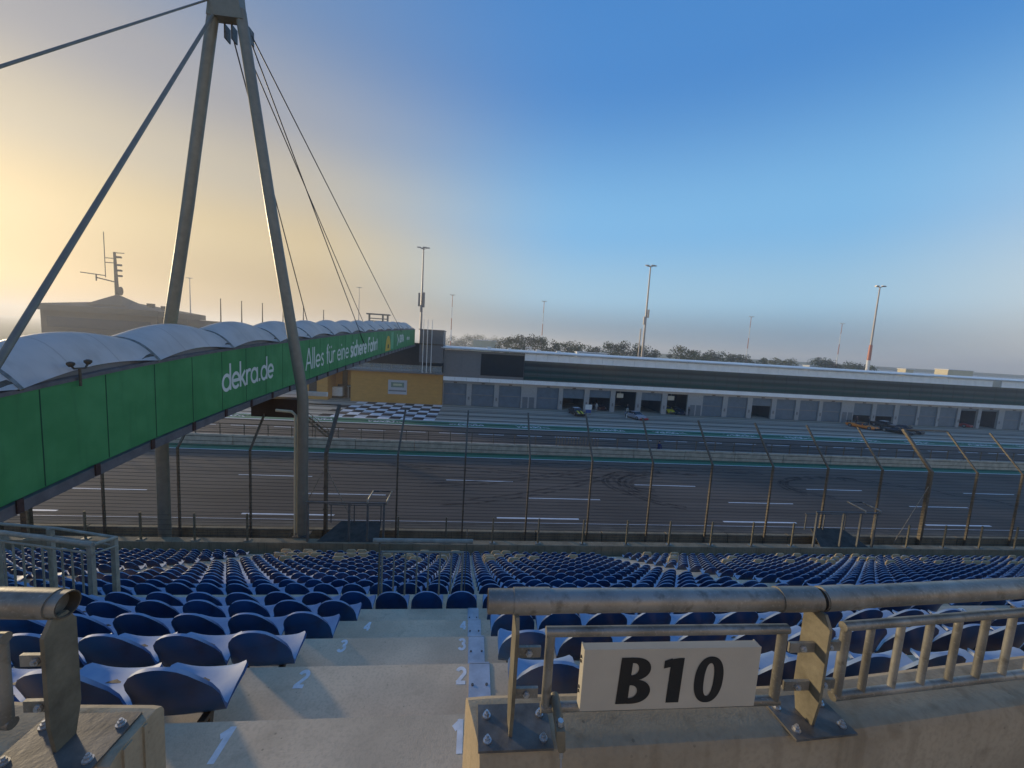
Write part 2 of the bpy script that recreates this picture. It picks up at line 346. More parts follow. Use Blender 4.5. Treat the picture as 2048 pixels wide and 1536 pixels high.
# ------------------------------------------------------------------ ground and track
CAMZ = 11.8
def grid_sheet(x0, x1, y0, y1, z, nx, ny, h):
    mb = MB(); vs = []; fs = []
    for j in range(ny+1):
        for i in range(nx+1):
            x = x0+(x1-x0)*i/nx; y = y0+(y1-y0)*j/ny; vs.append((x, y, z+h(x,y)))
    for j in range(ny):
        for i in range(nx):
            a = j*(nx+1)+i; fs.append((a, a+1, a+nx+2, a+nx+1))
    return mb.add(vs, fs)
g = MB().sheet(-3000, 3000, -400, 4000, -.02); struct(g, 'ground', M['grass'])
struct(MB().sheet(-160, 260, 19.5, 24.2, 0.0), 'verge', M['gravel'])
struct(MB().sheet(-160, 260, 24.2, 40.5, .004), 'race_track', M['track'])
struct(MB().sheet(-160, 260, 40.9, 53.0, .004), 'pit_lane', M['pitlane'])
struct(MB().sheet(-160, 260, 53.0, 80.5, .004), 'pit_apron', M['apron'])
struct(MB().sheet(-200, 330, 80.5, 260, .006), 'paddock_ground', M['paddock'])
def bank(x, y):
    t = max(0, min(1, (y-190)/40)); t = t*t*(3-2*t); s = max(0, min(1, (x-150)/70)); s = s*s*(3-2*s)
    t2 = max(0, min(1, (y-232)/130)); return 8.2*t*s + 3.2*t2*t2*s + .4*math.sin(x*.013)*t*s
struct(grid_sheet(140, 900, 186, 620, -.4, 60, 34, bank), 'banked_terrain', M['grass'])
bk = MB(); road = MB()
xs = [170+12*i for i in range(56)]
for a, bb in zip(xs[:-1], xs[1:]):
    ya, yb = 262-.02*(a-170), 262-.02*(bb-170)
    road.add([(a,ya,bank(a,ya)-.3),(bb,yb,bank(bb,yb)-.3),(bb,yb+12,bank(bb,yb+12)-.2),(a,ya+12,bank(a,ya+12)-.2)], [(0,1,2,3)])
    bk.add([(a,ya+14,bank(a,ya+14)-.5),(bb,yb+14,bank(bb,yb+14)-.5),(bb,yb+14,bank(bb,yb+14)+.9),(a,ya+14,bank(a,ya+14)+.9),(a,ya+14.3,bank(a,ya+14)+.9),(bb,yb+14.3,bank(bb,yb+14)+.9)], [(0,1,2,3),(3,2,5,4)])
struct(road, 'oval_road', M['track'])
tag(bk.build('oval_wall', M['white']), 'long pale concrete wall along the distant banked road', 'wall')

lines = MB()
for y0, y1 in ((24.39, 24.43), (38.72, 38.85)): lines.sheet(-160, 260, y0, y1, .010)
for y, xo, p, L in ((32.05,-18.6,16.6,5.7),(28.55,-28.4,16.5,5.7),(25.1,-14.4,16.35,5.7)):
    for n in range(-4, 9): lines.sheet(xo+n*p, xo+n*p+L, y-.09, y+.09, .010)
for n in range(-14, 40): lines.sheet(-4.2+5.0*n, -.9+5.0*n, 48.86, 49.02, .010)
for y0, y1 in ((52.75, 53.0),(55.95, 56.25)): lines.sheet(-160, 260, y0, y1, .010)
struct(lines, 'track_markings', M['linepaint'])
struct(MB().sheet(-160, 260, 38.85, 40.4, .008), 'green_track_strip', M['greenline'])
gs = struct(MB().sheet(-160, 260, 53.0, 55.95, .009), 'green_pit_strip', M['greenline'])
logo = MB()
def put_logo(mb, f, h, w):
    t = [(0,0),(.62,.5),(0,1.0)]
    mb.add([f(0,h,0), f(.22*h,h,0), f(.72*h,.5*h,0), f(.5*h,.5*h,0)], [(0,1,2,3)])
    mb.add([f(0,0,1), f(.5*h,.5*h,1), f(.72*h,.5*h,1), f(.22*h,0,1)], [(0,1,2,3)])
    mb.add([f(.75*h,.15*h,2), f(1.1*h,.5*h,2), f(.75*h,.85*h,2)], [(0,1,2)])
for i in range(-3, 11):
    x = -1.3+10.4*i
    if i % 2 == 0:   # reads from the grandstand side
        f = lambda u, v, k, x=x: (x-2.1+u, 53.95+v, .014+.001*k)
    else:            # reads from the pit side
        f = lambda u, v, k, x=x: (x+2.1-u, 55.0-v, .014+.001*k)
    put_logo(logo, f, 1.05, .2); lettering(logo, 'DEKRA', lambda u, v, k, f=f: f(u+1.4, v+.05, k), .95, .2, .95)
lo = logo.build('ground_lettering', M['linepaint'], gs)
# skid marks on the track
sk = MB()
def skid(pts, w=.22):
    n = len(pts)
    for i in range(n-1):
        (x0,y0),(x1,y1) = pts[i], pts[i+1]; d = math.hypot(x1-x0,y1-y0) or 1; nx, ny = -(y1-y0)/d*w/2, (x1-x0)/d*w/2
        z = .012+.0004*(len(sk.f) % 8)
        sk.add([(x0+nx,y0+ny,z),(x0-nx,y0-ny,z),(x1-nx,y1-ny,z),(x1+nx,y1+ny,z)], [(0,1,2,3)])
for cx, cy, rx, ry in ((17.5,32.2,5.2,3.6),(18.2,31.6,4.0,2.8),(16.9,32.8,3.4,2.0),(19.5,31.2,6.0,4.2),(35.5,32.5,5.5,2.6),(36.5,32,7.0,3.4)):
    a0 = random.uniform(60,110); a1 = a0+random.uniform(130,230)
    for o in (0, 1.5):
        skid([(cx+(rx+o*.3)*math.cos(R(a)), cy+(ry+o*.3)*math.sin(R(a))) for a in [a0+(a1-a0)*i/24 for i in range(25)]], .3)
for x0, y0, x1, y1 in ((-4,30.5,14,36.5),(-2,27,14,34.5),(38,35,52,26.5),(-20,36,12,33),(4,37,30,36)):
    for o in (0,1.5): skid([(x0+(x1-x0)*t/12, y0+o*.5+(y1-y0)*(t/12)**1.5) for t in range(13)], .26)
struct(sk, 'skid_marks', M['rubber'])
# chequered victory area
ch_w = MB(); ch_b = MB()
miss = {(0,0),(0,1),(1,1),(0,3),(0,5)}
for i in range(10):
    for j in range(7):
        x0 = -22.0+1.64*i; y1 = 70.1-1.97*j
        if (i, j) in miss: continue
        ((ch_w if (i+j) % 2 else ch_b)).sheet(x0, x0+1.64, y1-1.97, y1, .012)
cw = struct(ch_w, 'chequered_pavement', M['linepaint'])
bb_ = ch_b.build('black_squares', mat('black_ground_paint', (.02,.018,.018), .7, 0, .2, 2), cw)

# ------------------------------------------------------------------ grandstand terrace
ZK = [-1.84,-2.286,-2.732,-3.178,-3.624,-4.07,-4.52,-5.0,-5.45,-5.88,-6.31,-6.74,-7.17,-7.58,-7.99,-8.40,-8.81,-9.21,-9.60,-9.99,-10.37,-10.73]
ZK = [z+CAMZ for z in ZK]
edge = lambda k: 1.744+.8*k
prof = [(-4.0, ZK[0])]
for k in range(22):
    prof.append((edge(k), ZK[k])); prof.append((edge(k)+.002, ZK[k+1] if k < 21 else .75))
prof += [(19.05, .75), (19.05, .02), (19.02, -.3), (-4.0, -.3)]
ter = thing('grandstand_terrace', 'stepped concrete grandstand terrace under the rows of blue seats', 'grandstand', (0,1,0))
tm = MB()
p2 = [p for p in prof]
XS = [-34, -10.1, -8.6, -1.3, .3, 6.45, 7.95, 50]
n = len(p2)
for xi in range(len(XS)-1):
    tm.add([(XS[xi],y,z) for y, z in p2]+[(XS[xi+1],y,z) for y, z in p2], [(i,(i+1)%n,n+(i+1)%n,n+i) for i in range(n)])
tm.add([(XS[0],y,z) for y, z in p2], [tuple(range(n))]); tm.add([(XS[-1],y,z) for y, z in p2], [tuple(range(n))])
tm.build('concrete_steps', M['step'], ter)
um = MB(); up_prof = [(-2.4, ZK[0]+.003)]  # unseen upper tier behind the camera, added to bounce warm sunlight forward
for k in range(16): up_prof += [(-2.4-.8*k, ZK[0]+1.1+.45*k), (-3.2-.8*k, ZK[0]+1.1+.45*k)]
up_prof += [(-15.4, ZK[0]+.003)]
um.loft([[(x,y,z) for y, z in up_prof] for x in (-34, 50)], True, True); um.build('unseen_upper_tier', M['step'], ter)
def digits(mb, s, x, y, z, h, lean=0):
    lettering(mb, s, lambda u, v, k: (x+u*.82, y+v, z+.0008+.00012*k), h, .22)
for k, y0, h in ((0,1.54,.155),(1,2.36,.13),(2,3.175,.125),(3,3.98,.125)):
    for x in (-1.05, -.005):
        d = MB(); digits(d, str(k+1), x-.02, y0+.02, ZK[k], h); d.build('row_number', M['digit'], ter)
for ax, aw in ((-9.95, .0), (7.55, 0), (6.55, 0), (-8.95, 0)):
    for k in range(2 if ax > 0 else 5, 22):
        if k == 6: continue
        d = MB(); digits(d, str(k+1), ax, edge(k)-.27, ZK[k], .2); d.build('row_number', M['digit'], ter)
for k in range(0, 5):   # aluminium cover plates over the joint beside the stairs
    pm = MB(); y1 = edge(k)-.01 if k else edge(0)-.02
    pm.box(.06, .205, y1-.52 if k else y1-.2, y1, ZK[k]+.001, ZK[k]+.006)
    pm.box(.062, .203, y1+.005, y1+.016, ZK[k]-.32, ZK[k]+.0055)
    pl = pm.build('joint_cover_plate', M['alu'], ter)
    sc = MB()
    for x in (.085, .18): sc.tube([(x,y1-.17,ZK[k]+.004),(x,y1-.17,ZK[k]+.012)], .009, 8)
    sc.build('screw', M['plate'], pl)
# small stains on the near steps
# ------------------------------------------------------------------ seats
def seat_shell(cols=9, low=False):
    rows = [(-.036,.605,.060,-.003,.0),(-.036,.597,.098,-.006,.003),(-.033,.572,.142,-.010,.010),(-.026,.515,.184,-.010,.030),(-.014,.445,.209,-.006,.056),
            (.002,.375,.221,-.018,.082),(.024,.312,.228,-.048,.090),(.065,.272,.231,-.040,.068),(.12,.250,.231,-.006,.040),(.20,.243,.230,.026,.016),(.28,.244,.228,.040,.006),
            (.335,.247,.222,.050,.002),(.366,.245,.206,.046,-.004),(.384,.238,.176,.030,-.010),(.386,.218,.165,.024,-.012)]
    if low: rows = [rows[i] for i in (0,1,2,4,6,8,11,14)]; cols = 5
    bm = bmesh.new(); gr = []
    for y, z, w, sz, sy in rows:
        r = []; w *= .925
        for i in range(cols):
            u = -1+2*i/(cols-1); r.append(bm.verts.new((w*u, y+sy*abs(u)**2.2, z+sz*abs(u)**2.4)))
        gr.append(r)
    for a, b in zip(gr[:-1], gr[1:]):
        for i in range(cols-1): bm.faces.new((a[i], a[i+1], b[i+1], b[i]))
    bmesh.ops.recalc_face_normals(bm, faces=bm.faces)
    up = sum(f.normal.z for f in bm.faces)
    if up < 0: bmesh.ops.reverse_faces(bm, faces=bm.faces)
    bmesh.ops.solidify(bm, geom=bm.faces[:], thickness=.021)
    bmesh.ops.recalc_face_normals(bm, faces=bm.faces)
    me = bpy.data.meshes.new('seat_shell'); bm.to_mesh(me); bm.free()
    me.polygons.foreach_set('use_smooth', [True]*len(me.polygons))
    me.set_sharp_from_angle(angle=R(50)); me.materials.append(M['seat']); return me
shell = seat_shell(); shell_low = seat_shell(low=True)
stand = MB()
stand.box(-.15,.15,.10,.14,.215,.245); stand.box(-.15,.15,.27,.31,.215,.245)
for x in (-.13,.13): stand.box(x-.018,x+.018,.05,.33,.19,.215); stand.bar((x,.09,.0),(x,.12,.2),.03,.03)
stand.box(-.16,.16,.06,.11,.0,.012)
so = stand.build('stand', M['galvdark']); stand_me = so.data; bpy.data.objects.remove(so)
ORD = ['first','second','third','fourth','fifth','sixth','seventh','eighth','ninth','tenth','eleventh','twelfth','thirteenth','fourteenth','fifteenth','sixteenth','seventeenth','eighteenth','nineteenth','twentieth','twenty-first','twenty-second','twenty-third','twenty-fourth','twenty-fifth','twenty-sixth','twenty-seventh','twenty-eighth','twenty-ninth','thirtieth']
CUM = Matrix.Identity(3)
seats = []   # (x, y, z, row, side, index)
def put_row(k):
    y = edge(k-1)+.17 if k else 1.25
    z = ZK[k]-(0 if k else .09)
    if k <= 4:
        n = 16
        for i in range(n):
            x = -1.475-.484*i
            if x > -8.5: seats.append((x, y, z, k, 'left', i))
        for i in range(13):
            x = .51+.478*i
            if x < 6.4: seats.append((x, y, z, k, 'right', i))
    else:
        for i in range(18):
            x = -.03-.489*i
            if k == 5 and x < -5.0: continue
            if x > -8.45: seats.append((x, y, z, k, 'left', i))
        for i in range(13): seats.append((.49+.484*i, y, z, k, 'right', i))
    for i in range(70):
        x = 8.2+.486*i
        if x < 46: seats.append((x, y, z, k, 'far right', i))
    for i in range(46):
        x = -10.35-.489*i
        if x > -32 and k >= 9: seats.append((x, y, z, k, 'far left', i))
for k in list(range(0, 6))+list(range(7, 22)): put_row(k)
FYAW, FPIT, FROL, FPX = R(5.54), R(-5.9), R(3.45), 772.
cy, sy = math.cos(FYAW), math.sin(FYAW)
vf = Vector((sy*math.cos(FPIT), cy*math.cos(FPIT), math.sin(FPIT))); r0 = Vector((cy,-sy,0)); u0 = r0.cross(vf)
vr = math.cos(FROL)*r0+math.sin(FROL)*u0; vu = -math.sin(FROL)*r0+math.cos(FROL)*u0
def seen(x, y, z, mx=120):
    d = Vector((x, y, z-CAMZ)); w = d.dot(vf)
    if w < .3: return None
    px = 1024+FPX*d.dot(vr)/w; py = 768-FPX*d.dot(vu)/w
    return w if -mx < px < 2048+mx and py < 1536+260 else None
def row_words(k):
    if k <= 3: return 'row painted %d' % (k+1)
    return '%s row from the top' % ORD[k]
def is_beige(s):
    x, y, z, k, side, i = s
    if k < 17: return False
    rr = random.Random(int(x*100)*31+k*7)
    p = {17:.20,18:.06,19:.17,20:.07,21:.14}[k]
    if side == 'far left': p = .0
    if -7 < x < -4 : p *= 1.2
    return rr.random() < p
vis = []
for s in seats:
    d = seen(s[0], s[1]+.1, s[2]+.5)
    if d: vis.append((d, s))
vis.sort()
blue = [s for d, s in vis if not is_beige(s)]; beige = [s for d, s in vis if is_beige(s)]
SIDE = {'left':'left of the stairs line','right':'right of the stairs line','far right':'beyond the right aisle','far left':'beyond the left aisle'}
proto = None
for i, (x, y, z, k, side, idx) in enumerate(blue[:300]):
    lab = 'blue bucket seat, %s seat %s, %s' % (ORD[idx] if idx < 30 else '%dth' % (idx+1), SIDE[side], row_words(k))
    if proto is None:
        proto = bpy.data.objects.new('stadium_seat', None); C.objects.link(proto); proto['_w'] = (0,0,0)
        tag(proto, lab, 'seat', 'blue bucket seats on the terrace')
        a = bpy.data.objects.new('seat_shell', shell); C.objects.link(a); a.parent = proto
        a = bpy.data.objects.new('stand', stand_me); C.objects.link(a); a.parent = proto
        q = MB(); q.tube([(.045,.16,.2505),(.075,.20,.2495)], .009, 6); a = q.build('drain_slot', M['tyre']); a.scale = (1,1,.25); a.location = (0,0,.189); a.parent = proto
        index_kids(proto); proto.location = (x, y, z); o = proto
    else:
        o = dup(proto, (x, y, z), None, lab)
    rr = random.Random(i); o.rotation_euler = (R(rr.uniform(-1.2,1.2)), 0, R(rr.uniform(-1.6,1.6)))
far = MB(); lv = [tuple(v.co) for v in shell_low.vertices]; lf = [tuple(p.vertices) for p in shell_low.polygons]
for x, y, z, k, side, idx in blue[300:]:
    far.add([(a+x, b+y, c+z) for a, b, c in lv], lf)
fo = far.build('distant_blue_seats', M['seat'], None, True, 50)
tag(fo, 'distant rows of blue bucket seats filling the lower terrace', 'seats', None, 'stuff')
# beige padded folding seats among the front rows
bs = MB()
def rrect(w, z0, z1, r, y, n=5):
    pts = []
    for cx, cz, a0 in ((w-r,z1-r,0),(-w+r,z1-r,90),(-w+r,z0+r,180),(w-r,z0+r,270)):
        for i in range(n+1):
            a = R(a0+90*i/n); pts.append((cx+r*math.cos(a), y, cz+r*math.sin(a)))
    return pts
tilt = lambda P: [(x, y+.10*(.45-z), z) for x, y, z in P]
bs.loft([tilt(rrect(.205,.315,.615,.085,-.025)), tilt(rrect(.225,.30,.635,.10,-.01)), tilt(rrect(.225,.30,.635,.10,.025)), tilt(rrect(.205,.315,.615,.085,.04))], True, True)
bt = MB(); bt.loft([[(-.22,.05,.24),(.22,.05,.24),(.22,.05,.30),(-.22,.05,.30)],[(-.225,.40,.26),(.225,.40,.26),(.225,.40,.32),(-.225,.40,.32)]], True, True)
b_proto = None
for i, (x, y, z, k, side, idx) in enumerate(beige):
    lab = 'beige padded seat, %s seat %s, %s' % (ORD[idx] if idx < 30 else '%dth' % (idx+1), SIDE[side], row_words(k))
    if b_proto is None:
        b_proto = local('padded_seat', lab, 'seat', (0,0,0), 0, 'beige padded seats in the front rows')
        bs.build('backrest', M['beige'], b_proto, True, 60); bt.build('cushion', M['beige'], b_proto)
        index_kids(b_proto); b_proto.location = (x, y, z)
    else: dup(b_proto, (x, y, z), None, lab)

# ------------------------------------------------------------------ foreground parapets, railings, sign
ZW = CAMZ-1.22
def wall_poly(path, name, label, skew=None):
    """path: list of (x, yfront, yback)"""
    mb = MB(); rings = []
    for x, yf, yb in path:
        c = .03
        if skew is not None and x == skew[0]: sk_ = skew[1]
        else: sk_ = 0
        rings.append([(px+sk_*(py-yf)/(yb-yf), py, pz) for px, py, pz in [(x,yf,ZK[0]-.9),(x,yf,ZW-c-.01),(x,yf+.012,ZW-.012),(x,yf+c+.01,ZW),(x,yb-c,ZW),(x,yb-.008,ZW-.012),(x,yb,ZW-c),(x,yb,ZK[0]-.9)]])
    mb.loft(rings, True, True)
    t = thing(name, label, 'wall', (path[0][0], path[0][1], ZK[0]-.9))
    mb.build('concrete_wall', M['parapet'], t, True, 25); return t
wr = wall_poly([(.072,1.035,1.235),(.10,1.03,1.24),(.6,1.035,1.24),(1.2,1.045,1.25),(2.1,1.12,1.33),(3.2,1.22,1.43),(6.0,1.5,1.7)], 'concrete_parapet', 'stained concrete parapet wall below the railing that carries the lettered sign', (.072,-.048))
wl = wall_poly([(-6.0,1.5,1.7),(-3.2,1.22,1.43),(-1.25,1.045,1.25),(-.985,1.035,1.24),(-.955,1.035,1.235)], 'concrete_parapet', 'stained concrete parapet wall left of the stairs, with a cast groove on its end')
gr = MB(); gr.bar((-.953,1.10,ZW-.005),(-.953,1.10,ZK[0]-.2),.008,.03,(0,1,0)); gr.bar((-.953,1.16,ZW-.006),(-.953,1.16,ZK[0]-.2),.008,.012,(0,1,0)); gr.build('cast_groove', M['parapet'], wl)

ZH = CAMZ-.80; RT = .036
def railing(name, label, segs, posts, panels, mirror=False):
    t = thing(name, label, 'railing', (posts[0][0], posts[0][1], ZW))
    for sgm in segs:
        o = MB().tube(sgm, RT, 20, False).build('handrail', M['galv'], t, True, 60)
        # hollow open ends: an inner wall
        for a, b in ((sgm[0], sgm[1]), (sgm[-1], sgm[-2])):
            ins = MB(); d = (Vector(b)-Vector(a)).normalized(); u = d.cross(Vector((0,0,1))).normalized(); w = u.cross(d); rings = []
            for off, r in ((0,RT),(-.0006,RT-.002),(0,RT-.004),(.05,RT-.004),(.051,.002)):
                rings.append([tuple(Vector(a)+d*off+(u*math.cos(q)+w*math.sin(q))*r) for q in [2*math.pi*i/20 for i in range(20)]])
            ins.loft(rings, True).build('tube_end', M['galvdark'], o, True, 40)
    return t
def sleeve(t, a, b): MB().tube([a, b], RT+.0035, 20, True).build('sleeve', M['galv'], t, True, 60)
def flat_post(t, x, y, ang=0, w=.095, th=.011, plate=(-.10,.13,-.075,.075)):
    """flat steel post standing on a base plate; blade lies along Y"""
    ca, sa = math.cos(ang), math.sin(ang)
    rot = lambda px, py, z: (x+px*ca-py*sa, y+px*sa+py*ca, z)
    pm = MB()
    prof = [(-w/2+.012,ZW+.006),(w/2-.02,ZW+.006),(w/2,ZW+.10),(w/2,ZH-.06),(w/2-.022,ZH-RT*.6),(-w/2+.022,ZH-RT*.6),(-w/2,ZH-.06),(-w/2,ZW+.10)]
    pm.prism(prof, lambda p, s: rot(-th/2+th*s, p[0], p[1]))
    po = pm.build('post', M['post'], t)
    pb = MB(); x0, x1, y0, y1 = plate
    c8 = lambda z: [rot(a, b, z) for a, b in ((x0,y0),(x1,y0),(x1,y1),(x0,y1))]
    pb.loft([c8(ZW+.0005), c8(ZW+.008)], True, True)
    bo = pb.build('base_plate', M['plate'], po)
    for a, b in ((x0+.028,y0+.03),(x1-.028,y1-.04),(x0+.028,y1-.04),(x1-.028,y0+.03)):
        bb = MB(); q = rot(a,b,ZW+.008); bb.tube([q,(q[0],q[1],q[2]+.004)], .013, 12); bb.tube([(q[0],q[1],q[2]+.004),(q[0],q[1],q[2]+.013)], .009, 6); bb.tube([(q[0],q[1],q[2]+.013),(q[0],q[1],q[2]+.02)], .0045, 8)
        bb.build('bolt', M['bolt'], po)
    return po
def panel(t, a, b, zt, zb, bars, r=.0155, barxs=None):
    a = Vector(a); b = Vector(b)
    P = lambda s, z: (a.x+(b.x-a.x)*s, a.y+(b.y-a.y)*s, z)
    fm = MB(); c = .0
    fm.tube([P(0,zt), P(1,zt)], r, 14); fm.tube([P(0,zb), P(1,zb)], r, 14)
    L = (b-a).length
    fm.tube([P(r/L,zt-.006), P(r/L,zb+.006)], r*.97, 14); fm.tube([P(1-r/L,zt-.006), P(1-r/L,zb+.006)], r*.97, 14)
    fo = fm.build('panel_frame', M['galv'], t, True, 50)
    for i in range(bars):
        s = (i+1)/(bars+1) if barxs is None else barxs[i]
        MB().tube([P(s,zt-r*.6), P(s,zb+r*.6)], .0115, 12).build('bar', M['galv'], fo, True, 60)
    return fo
def lugs(t, x, y, zs, d, ang=0):
    for z in zs:
        m_ = MB(); m_.box(x, x+d, y-.006, y+.004, z-.017, z+.017) if d > 0 else m_.box(x+d, x, y-.006, y+.004, z-.017, z+.017)
        lo_ = m_.build('bracket', M['galv'], t)
        bm_ = MB(); cx = x+d*.5; bm_.tube([(cx,y-.007,z),(cx,y-.013,z)], .011, 6); bm_.tube([(cx,y-.013,z),(cx,y-.018,z)], .006, 8); bm_.build('bolt', M['bolt'], lo_)

Y0 = 1.125
rt = railing('safety_railing', 'galvanised railing right of the stairs with barred panels and a thick handrail', [[(.075,Y0,ZH),(1.195,Y0+.005,ZH)],[(1.205,Y0+.005,ZH),(2.2,Y0+.07,ZH),(3.4,Y0+.175,ZH),(6,Y0+.45,ZH)]], [(.15,Y0)], [])
sleeve(rt, (.155,Y0,ZH), (.27,Y0,ZH)); sleeve(rt, (1.21,Y0+.006,ZH), (1.35,Y0+.015,ZH)); sleeve(rt, (1.05,Y0+.004,ZH),(1.192,Y0+.005,ZH))
flat_post(rt, .165, Y0-.02); flat_post(rt, 1.185, Y0-.02, R(3))
ZT, ZB = CAMZ-.885, CAMZ-1.145
PY = Y0-.025
panel(rt, (.26,PY,0), (1.075,PY,0), ZT, ZB, 0)
lugs(rt, .172, PY, (ZT-.065, ZB+.055), .075); lugs(rt, 1.178, PY, (ZT-.065, ZB+.055), -.09)
ph = [ (i+1)/9.0 for i in range(8)]
panel(rt, (1.285,PY+.008,0), (2.42,PY+.095,0), ZT, ZB, 8, barxs=[.105+.113*i for i in range(8)])
lugs(rt, 1.192, PY+.004, (ZT-.065, ZB+.055), .085)
panel(rt, (2.6,PY+.11,0), (3.7,PY+.21,0), ZT, ZB, 8); flat_post(rt, 2.51, Y0+.075, R(5))

lt = railing('safety_railing', 'galvanised railing left of the stairs ending in an open tube', [[(-6,Y0+.42,ZH),(-3.4,Y0+.15,ZH),(-2.2,Y0+.045,ZH),(-1.105,Y0-.005,ZH)]], [(-1.1,Y0)], [])
sleeve(lt, (-1.30,Y0+.003,ZH), (-1.135,Y0-.004,ZH))
flat_post(lt, -1.118, Y0-.02, 0, .085, .011, (-.13,.135,-.085,.085))
panel(lt, (-2.2,PY+.03,0), (-1.245,PY,0), ZT, ZB, 7); lugs(lt, -1.125, PY, (ZT-.065, ZB+.055), -.085)
# cable clamp hanging from the railing, with its wire
cl = thing('cable_clamp', 'steel turnbuckle clamp and wire hanging from the railing beside the lettered sign', 'clamp', (.30,PY-.03,ZB))
cm = MB(); cm.tube([(.305,PY+.012,ZB+.028),(.305,PY-.03,ZB+.026),(.306,1.035,ZB+.012)], .015, 12)
cm.loft([[(.292,1.006,ZB+.016),(.318,1.006,ZB+.016),(.318,1.05,ZB+.026),(.292,1.05,ZB+.026)],[(.293,1.0,ZB-.014),(.319,1.0,ZB-.014),(.319,1.024,ZB-.014),(.293,1.024,ZB-.014)],[(.299,1.0,ZB-.042),(.322,1.0,ZB-.042),(.322,1.02,ZB-.042),(.299,1.02,ZB-.042)],[(.305,1.003,ZB-.052),(.318,1.003,ZB-.052),(.318,1.017,ZB-.052),(.305,1.017,ZB-.052)]], True, True)
cm.build('clamp_body', M['post'], cl, True, 40)
MB().tube([(.306,1.02,ZB+.038),(.306,1.02,ZB+.022)], .009, 6).build('bolt', M['bolt'], cl)
MB().tube([(.311,1.009,ZB-.052),(.312,1.008,ZB-.072)], .0065, 10).build('ferrule', M['bolt'], cl, True, 50)
MB().tube([(.312,1.008,ZB-.068),(.314,1.005,ZB-.12),(.312,1.004,ZB-.22),(.314,1.007,ZB-.62)], .003, 8).build('wire', M['alu'], cl, True, 60)
# the block sign
sg = thing('block_sign', 'cream metal sign reading B 10 fixed to the railing', 'sign', (.38,PY-.04,ZB))
sx0, sx1, sz0, sz1, syf = .375, .955, ZT-.237, ZT-.030, PY-.040
sm = MB(); sm.box(sx0, sx1, syf, syf+.004, sz0, sz1); sm.box(sx0, sx0+.004, syf+.0042, syf+.034, sz0+.001, sz1-.001); sm.box(sx1-.004, sx1, syf+.0042, syf+.034, sz0+.001, sz1-.001); sm.box(sx0+.0045, sx1-.0045, syf+.0042, syf+.03, sz1-.005, sz1-.001)
sm.build('sign_panel', M['signface'], sg)
rv = MB()
for z in (sz1-.04, sz1-.055, sz0+.05, sz0+.065): rv.tube([(sx0+.0005,syf+.022,z),(sx0-.004,syf+.022,z)], .0045, 8)
rv.build('rivet', M['galvdark'], sg)
GB = {'B':[(-.13,0),(.0,.0)]}
bl = MB(); hB = .153; zb0 = sz0+.022
def letter(cells, x, lean=.03):
    for i, pl in enumerate(cells):
        pass
# B with filled strips between outer and inner outlines
def ringfill(mb, outer, inner, x, k):
    f = lambda p: (x+p[0]*hB+.035*p[1]*hB, syf-.0012-.0003*k, zb0+p[1]*hB)
    n = len(outer); mb.add([f(p) for p in outer]+[f(p) for p in inner], [(i,(i+1)%n,n+(i+1)%n,n+i) for i in range(n)])
def ell(cx, cy, rx, ry, n=40, p=2.0):
    return [(cx+rx*math.copysign(abs(math.cos(t))**(2/p), math.cos(t)), cy+ry*math.copysign(abs(math.sin(t))**(2/p), math.sin(t))) for t in [2*math.pi*i/n for i in range(n)]]
ringfill(bl, ell(.315,.5,.315,.52,48,2.25), ell(.315,.5,.105,.37,48,2.3), sx0+.362, 0)
f1 = lambda p: (sx0+.255+p[0]*hB+.035*p[1]*hB, syf-.0012, zb0+p[1]*hB)
bl.add([f1(p) for p in ((.14,0),(.42,0),(.42,1.0),(.30,1.0),(.14,.975))], [(0,1,2,3,4)])
bl.add([(q[0],q[1]-.0003,q[2]) for q in [f1(p) for p in ((.16,1.0),(.0,.945),(.0,.775),(.16,.81))]], [(0,1,2,3)])
fB = lambda p, k=0: (sx0+.112+p[0]*hB+.05*p[1]*hB, syf-.0012-.0003*k, zb0+p[1]*hB)
bl.add([fB(p) for p in ((0,0),(.25,0),(.25,1.03),(0,1.03))], [(0,1,2,3)])
def lobe(cy, ry, rx, iy, ix, x0, k):
    n = 16; o_ = [(x0+rx*math.sin(math.pi*i/n)**.75, cy+ry*math.cos(math.pi*i/n)) for i in range(n+1)]; i_ = [(x0+ix*math.sin(math.pi*i/n)**.75, cy+iy*math.cos(math.pi*i/n)) for i in range(n+1)]
    bl.add([fB(p,k) for p in o_]+[fB(p,k) for p in i_], [(j,j+1,n+2+j,n+1+j) for j in range(n)])
lobe(.775,.255,.41,.135,.155,.24,1); lobe(.275,.275,.46,.145,.18,.24,2)
bl.build('lettering', M['black'], sg)

# ------------------------------------------------------------------ barriers lower on the terrace
def bar_gate(name, label, x0, x1, y, zt, zb, nb, legs):
    t = thing(name, label, 'barrier', (x0, y, zb))
    MB().tube([(x0-.08,y,zt),(x1+.08,y,zt)], .036, 14).build('handrail', M['galvmatte'], t, True, 60)
    fm = MB(); fm.tube([(x0+.06,y-.03,zt-.17),(x1-.06,y-.03,zt-.17)], .017, 10); fm.tube([(x0+.06,y-.03,zb+.24),(x1-.06,y-.03,zb+.24)], .017, 10)
    for x in (x0+.07, x1-.07): fm.tube([(x,y-.03,zt-.175),(x,y-.03,zb+.235)], .016, 10)
    fo = fm.build('panel_frame', M['galvmatte'], t, True, 50)
    for i in range(nb):
        x = x0+.07+(x1-x0-.14)*(i+1)/(nb+1); MB().tube([(x,y-.03,zt-.18),(x,y-.03,zb+.245)], .0135, 8).build('bar', M['galvmatte'], fo, True, 60)
    for x in legs: MB().box(x-.008,x+.008,y-.035,y+.035,zb,zt-.02).build('post', M['post'], t)
    return t
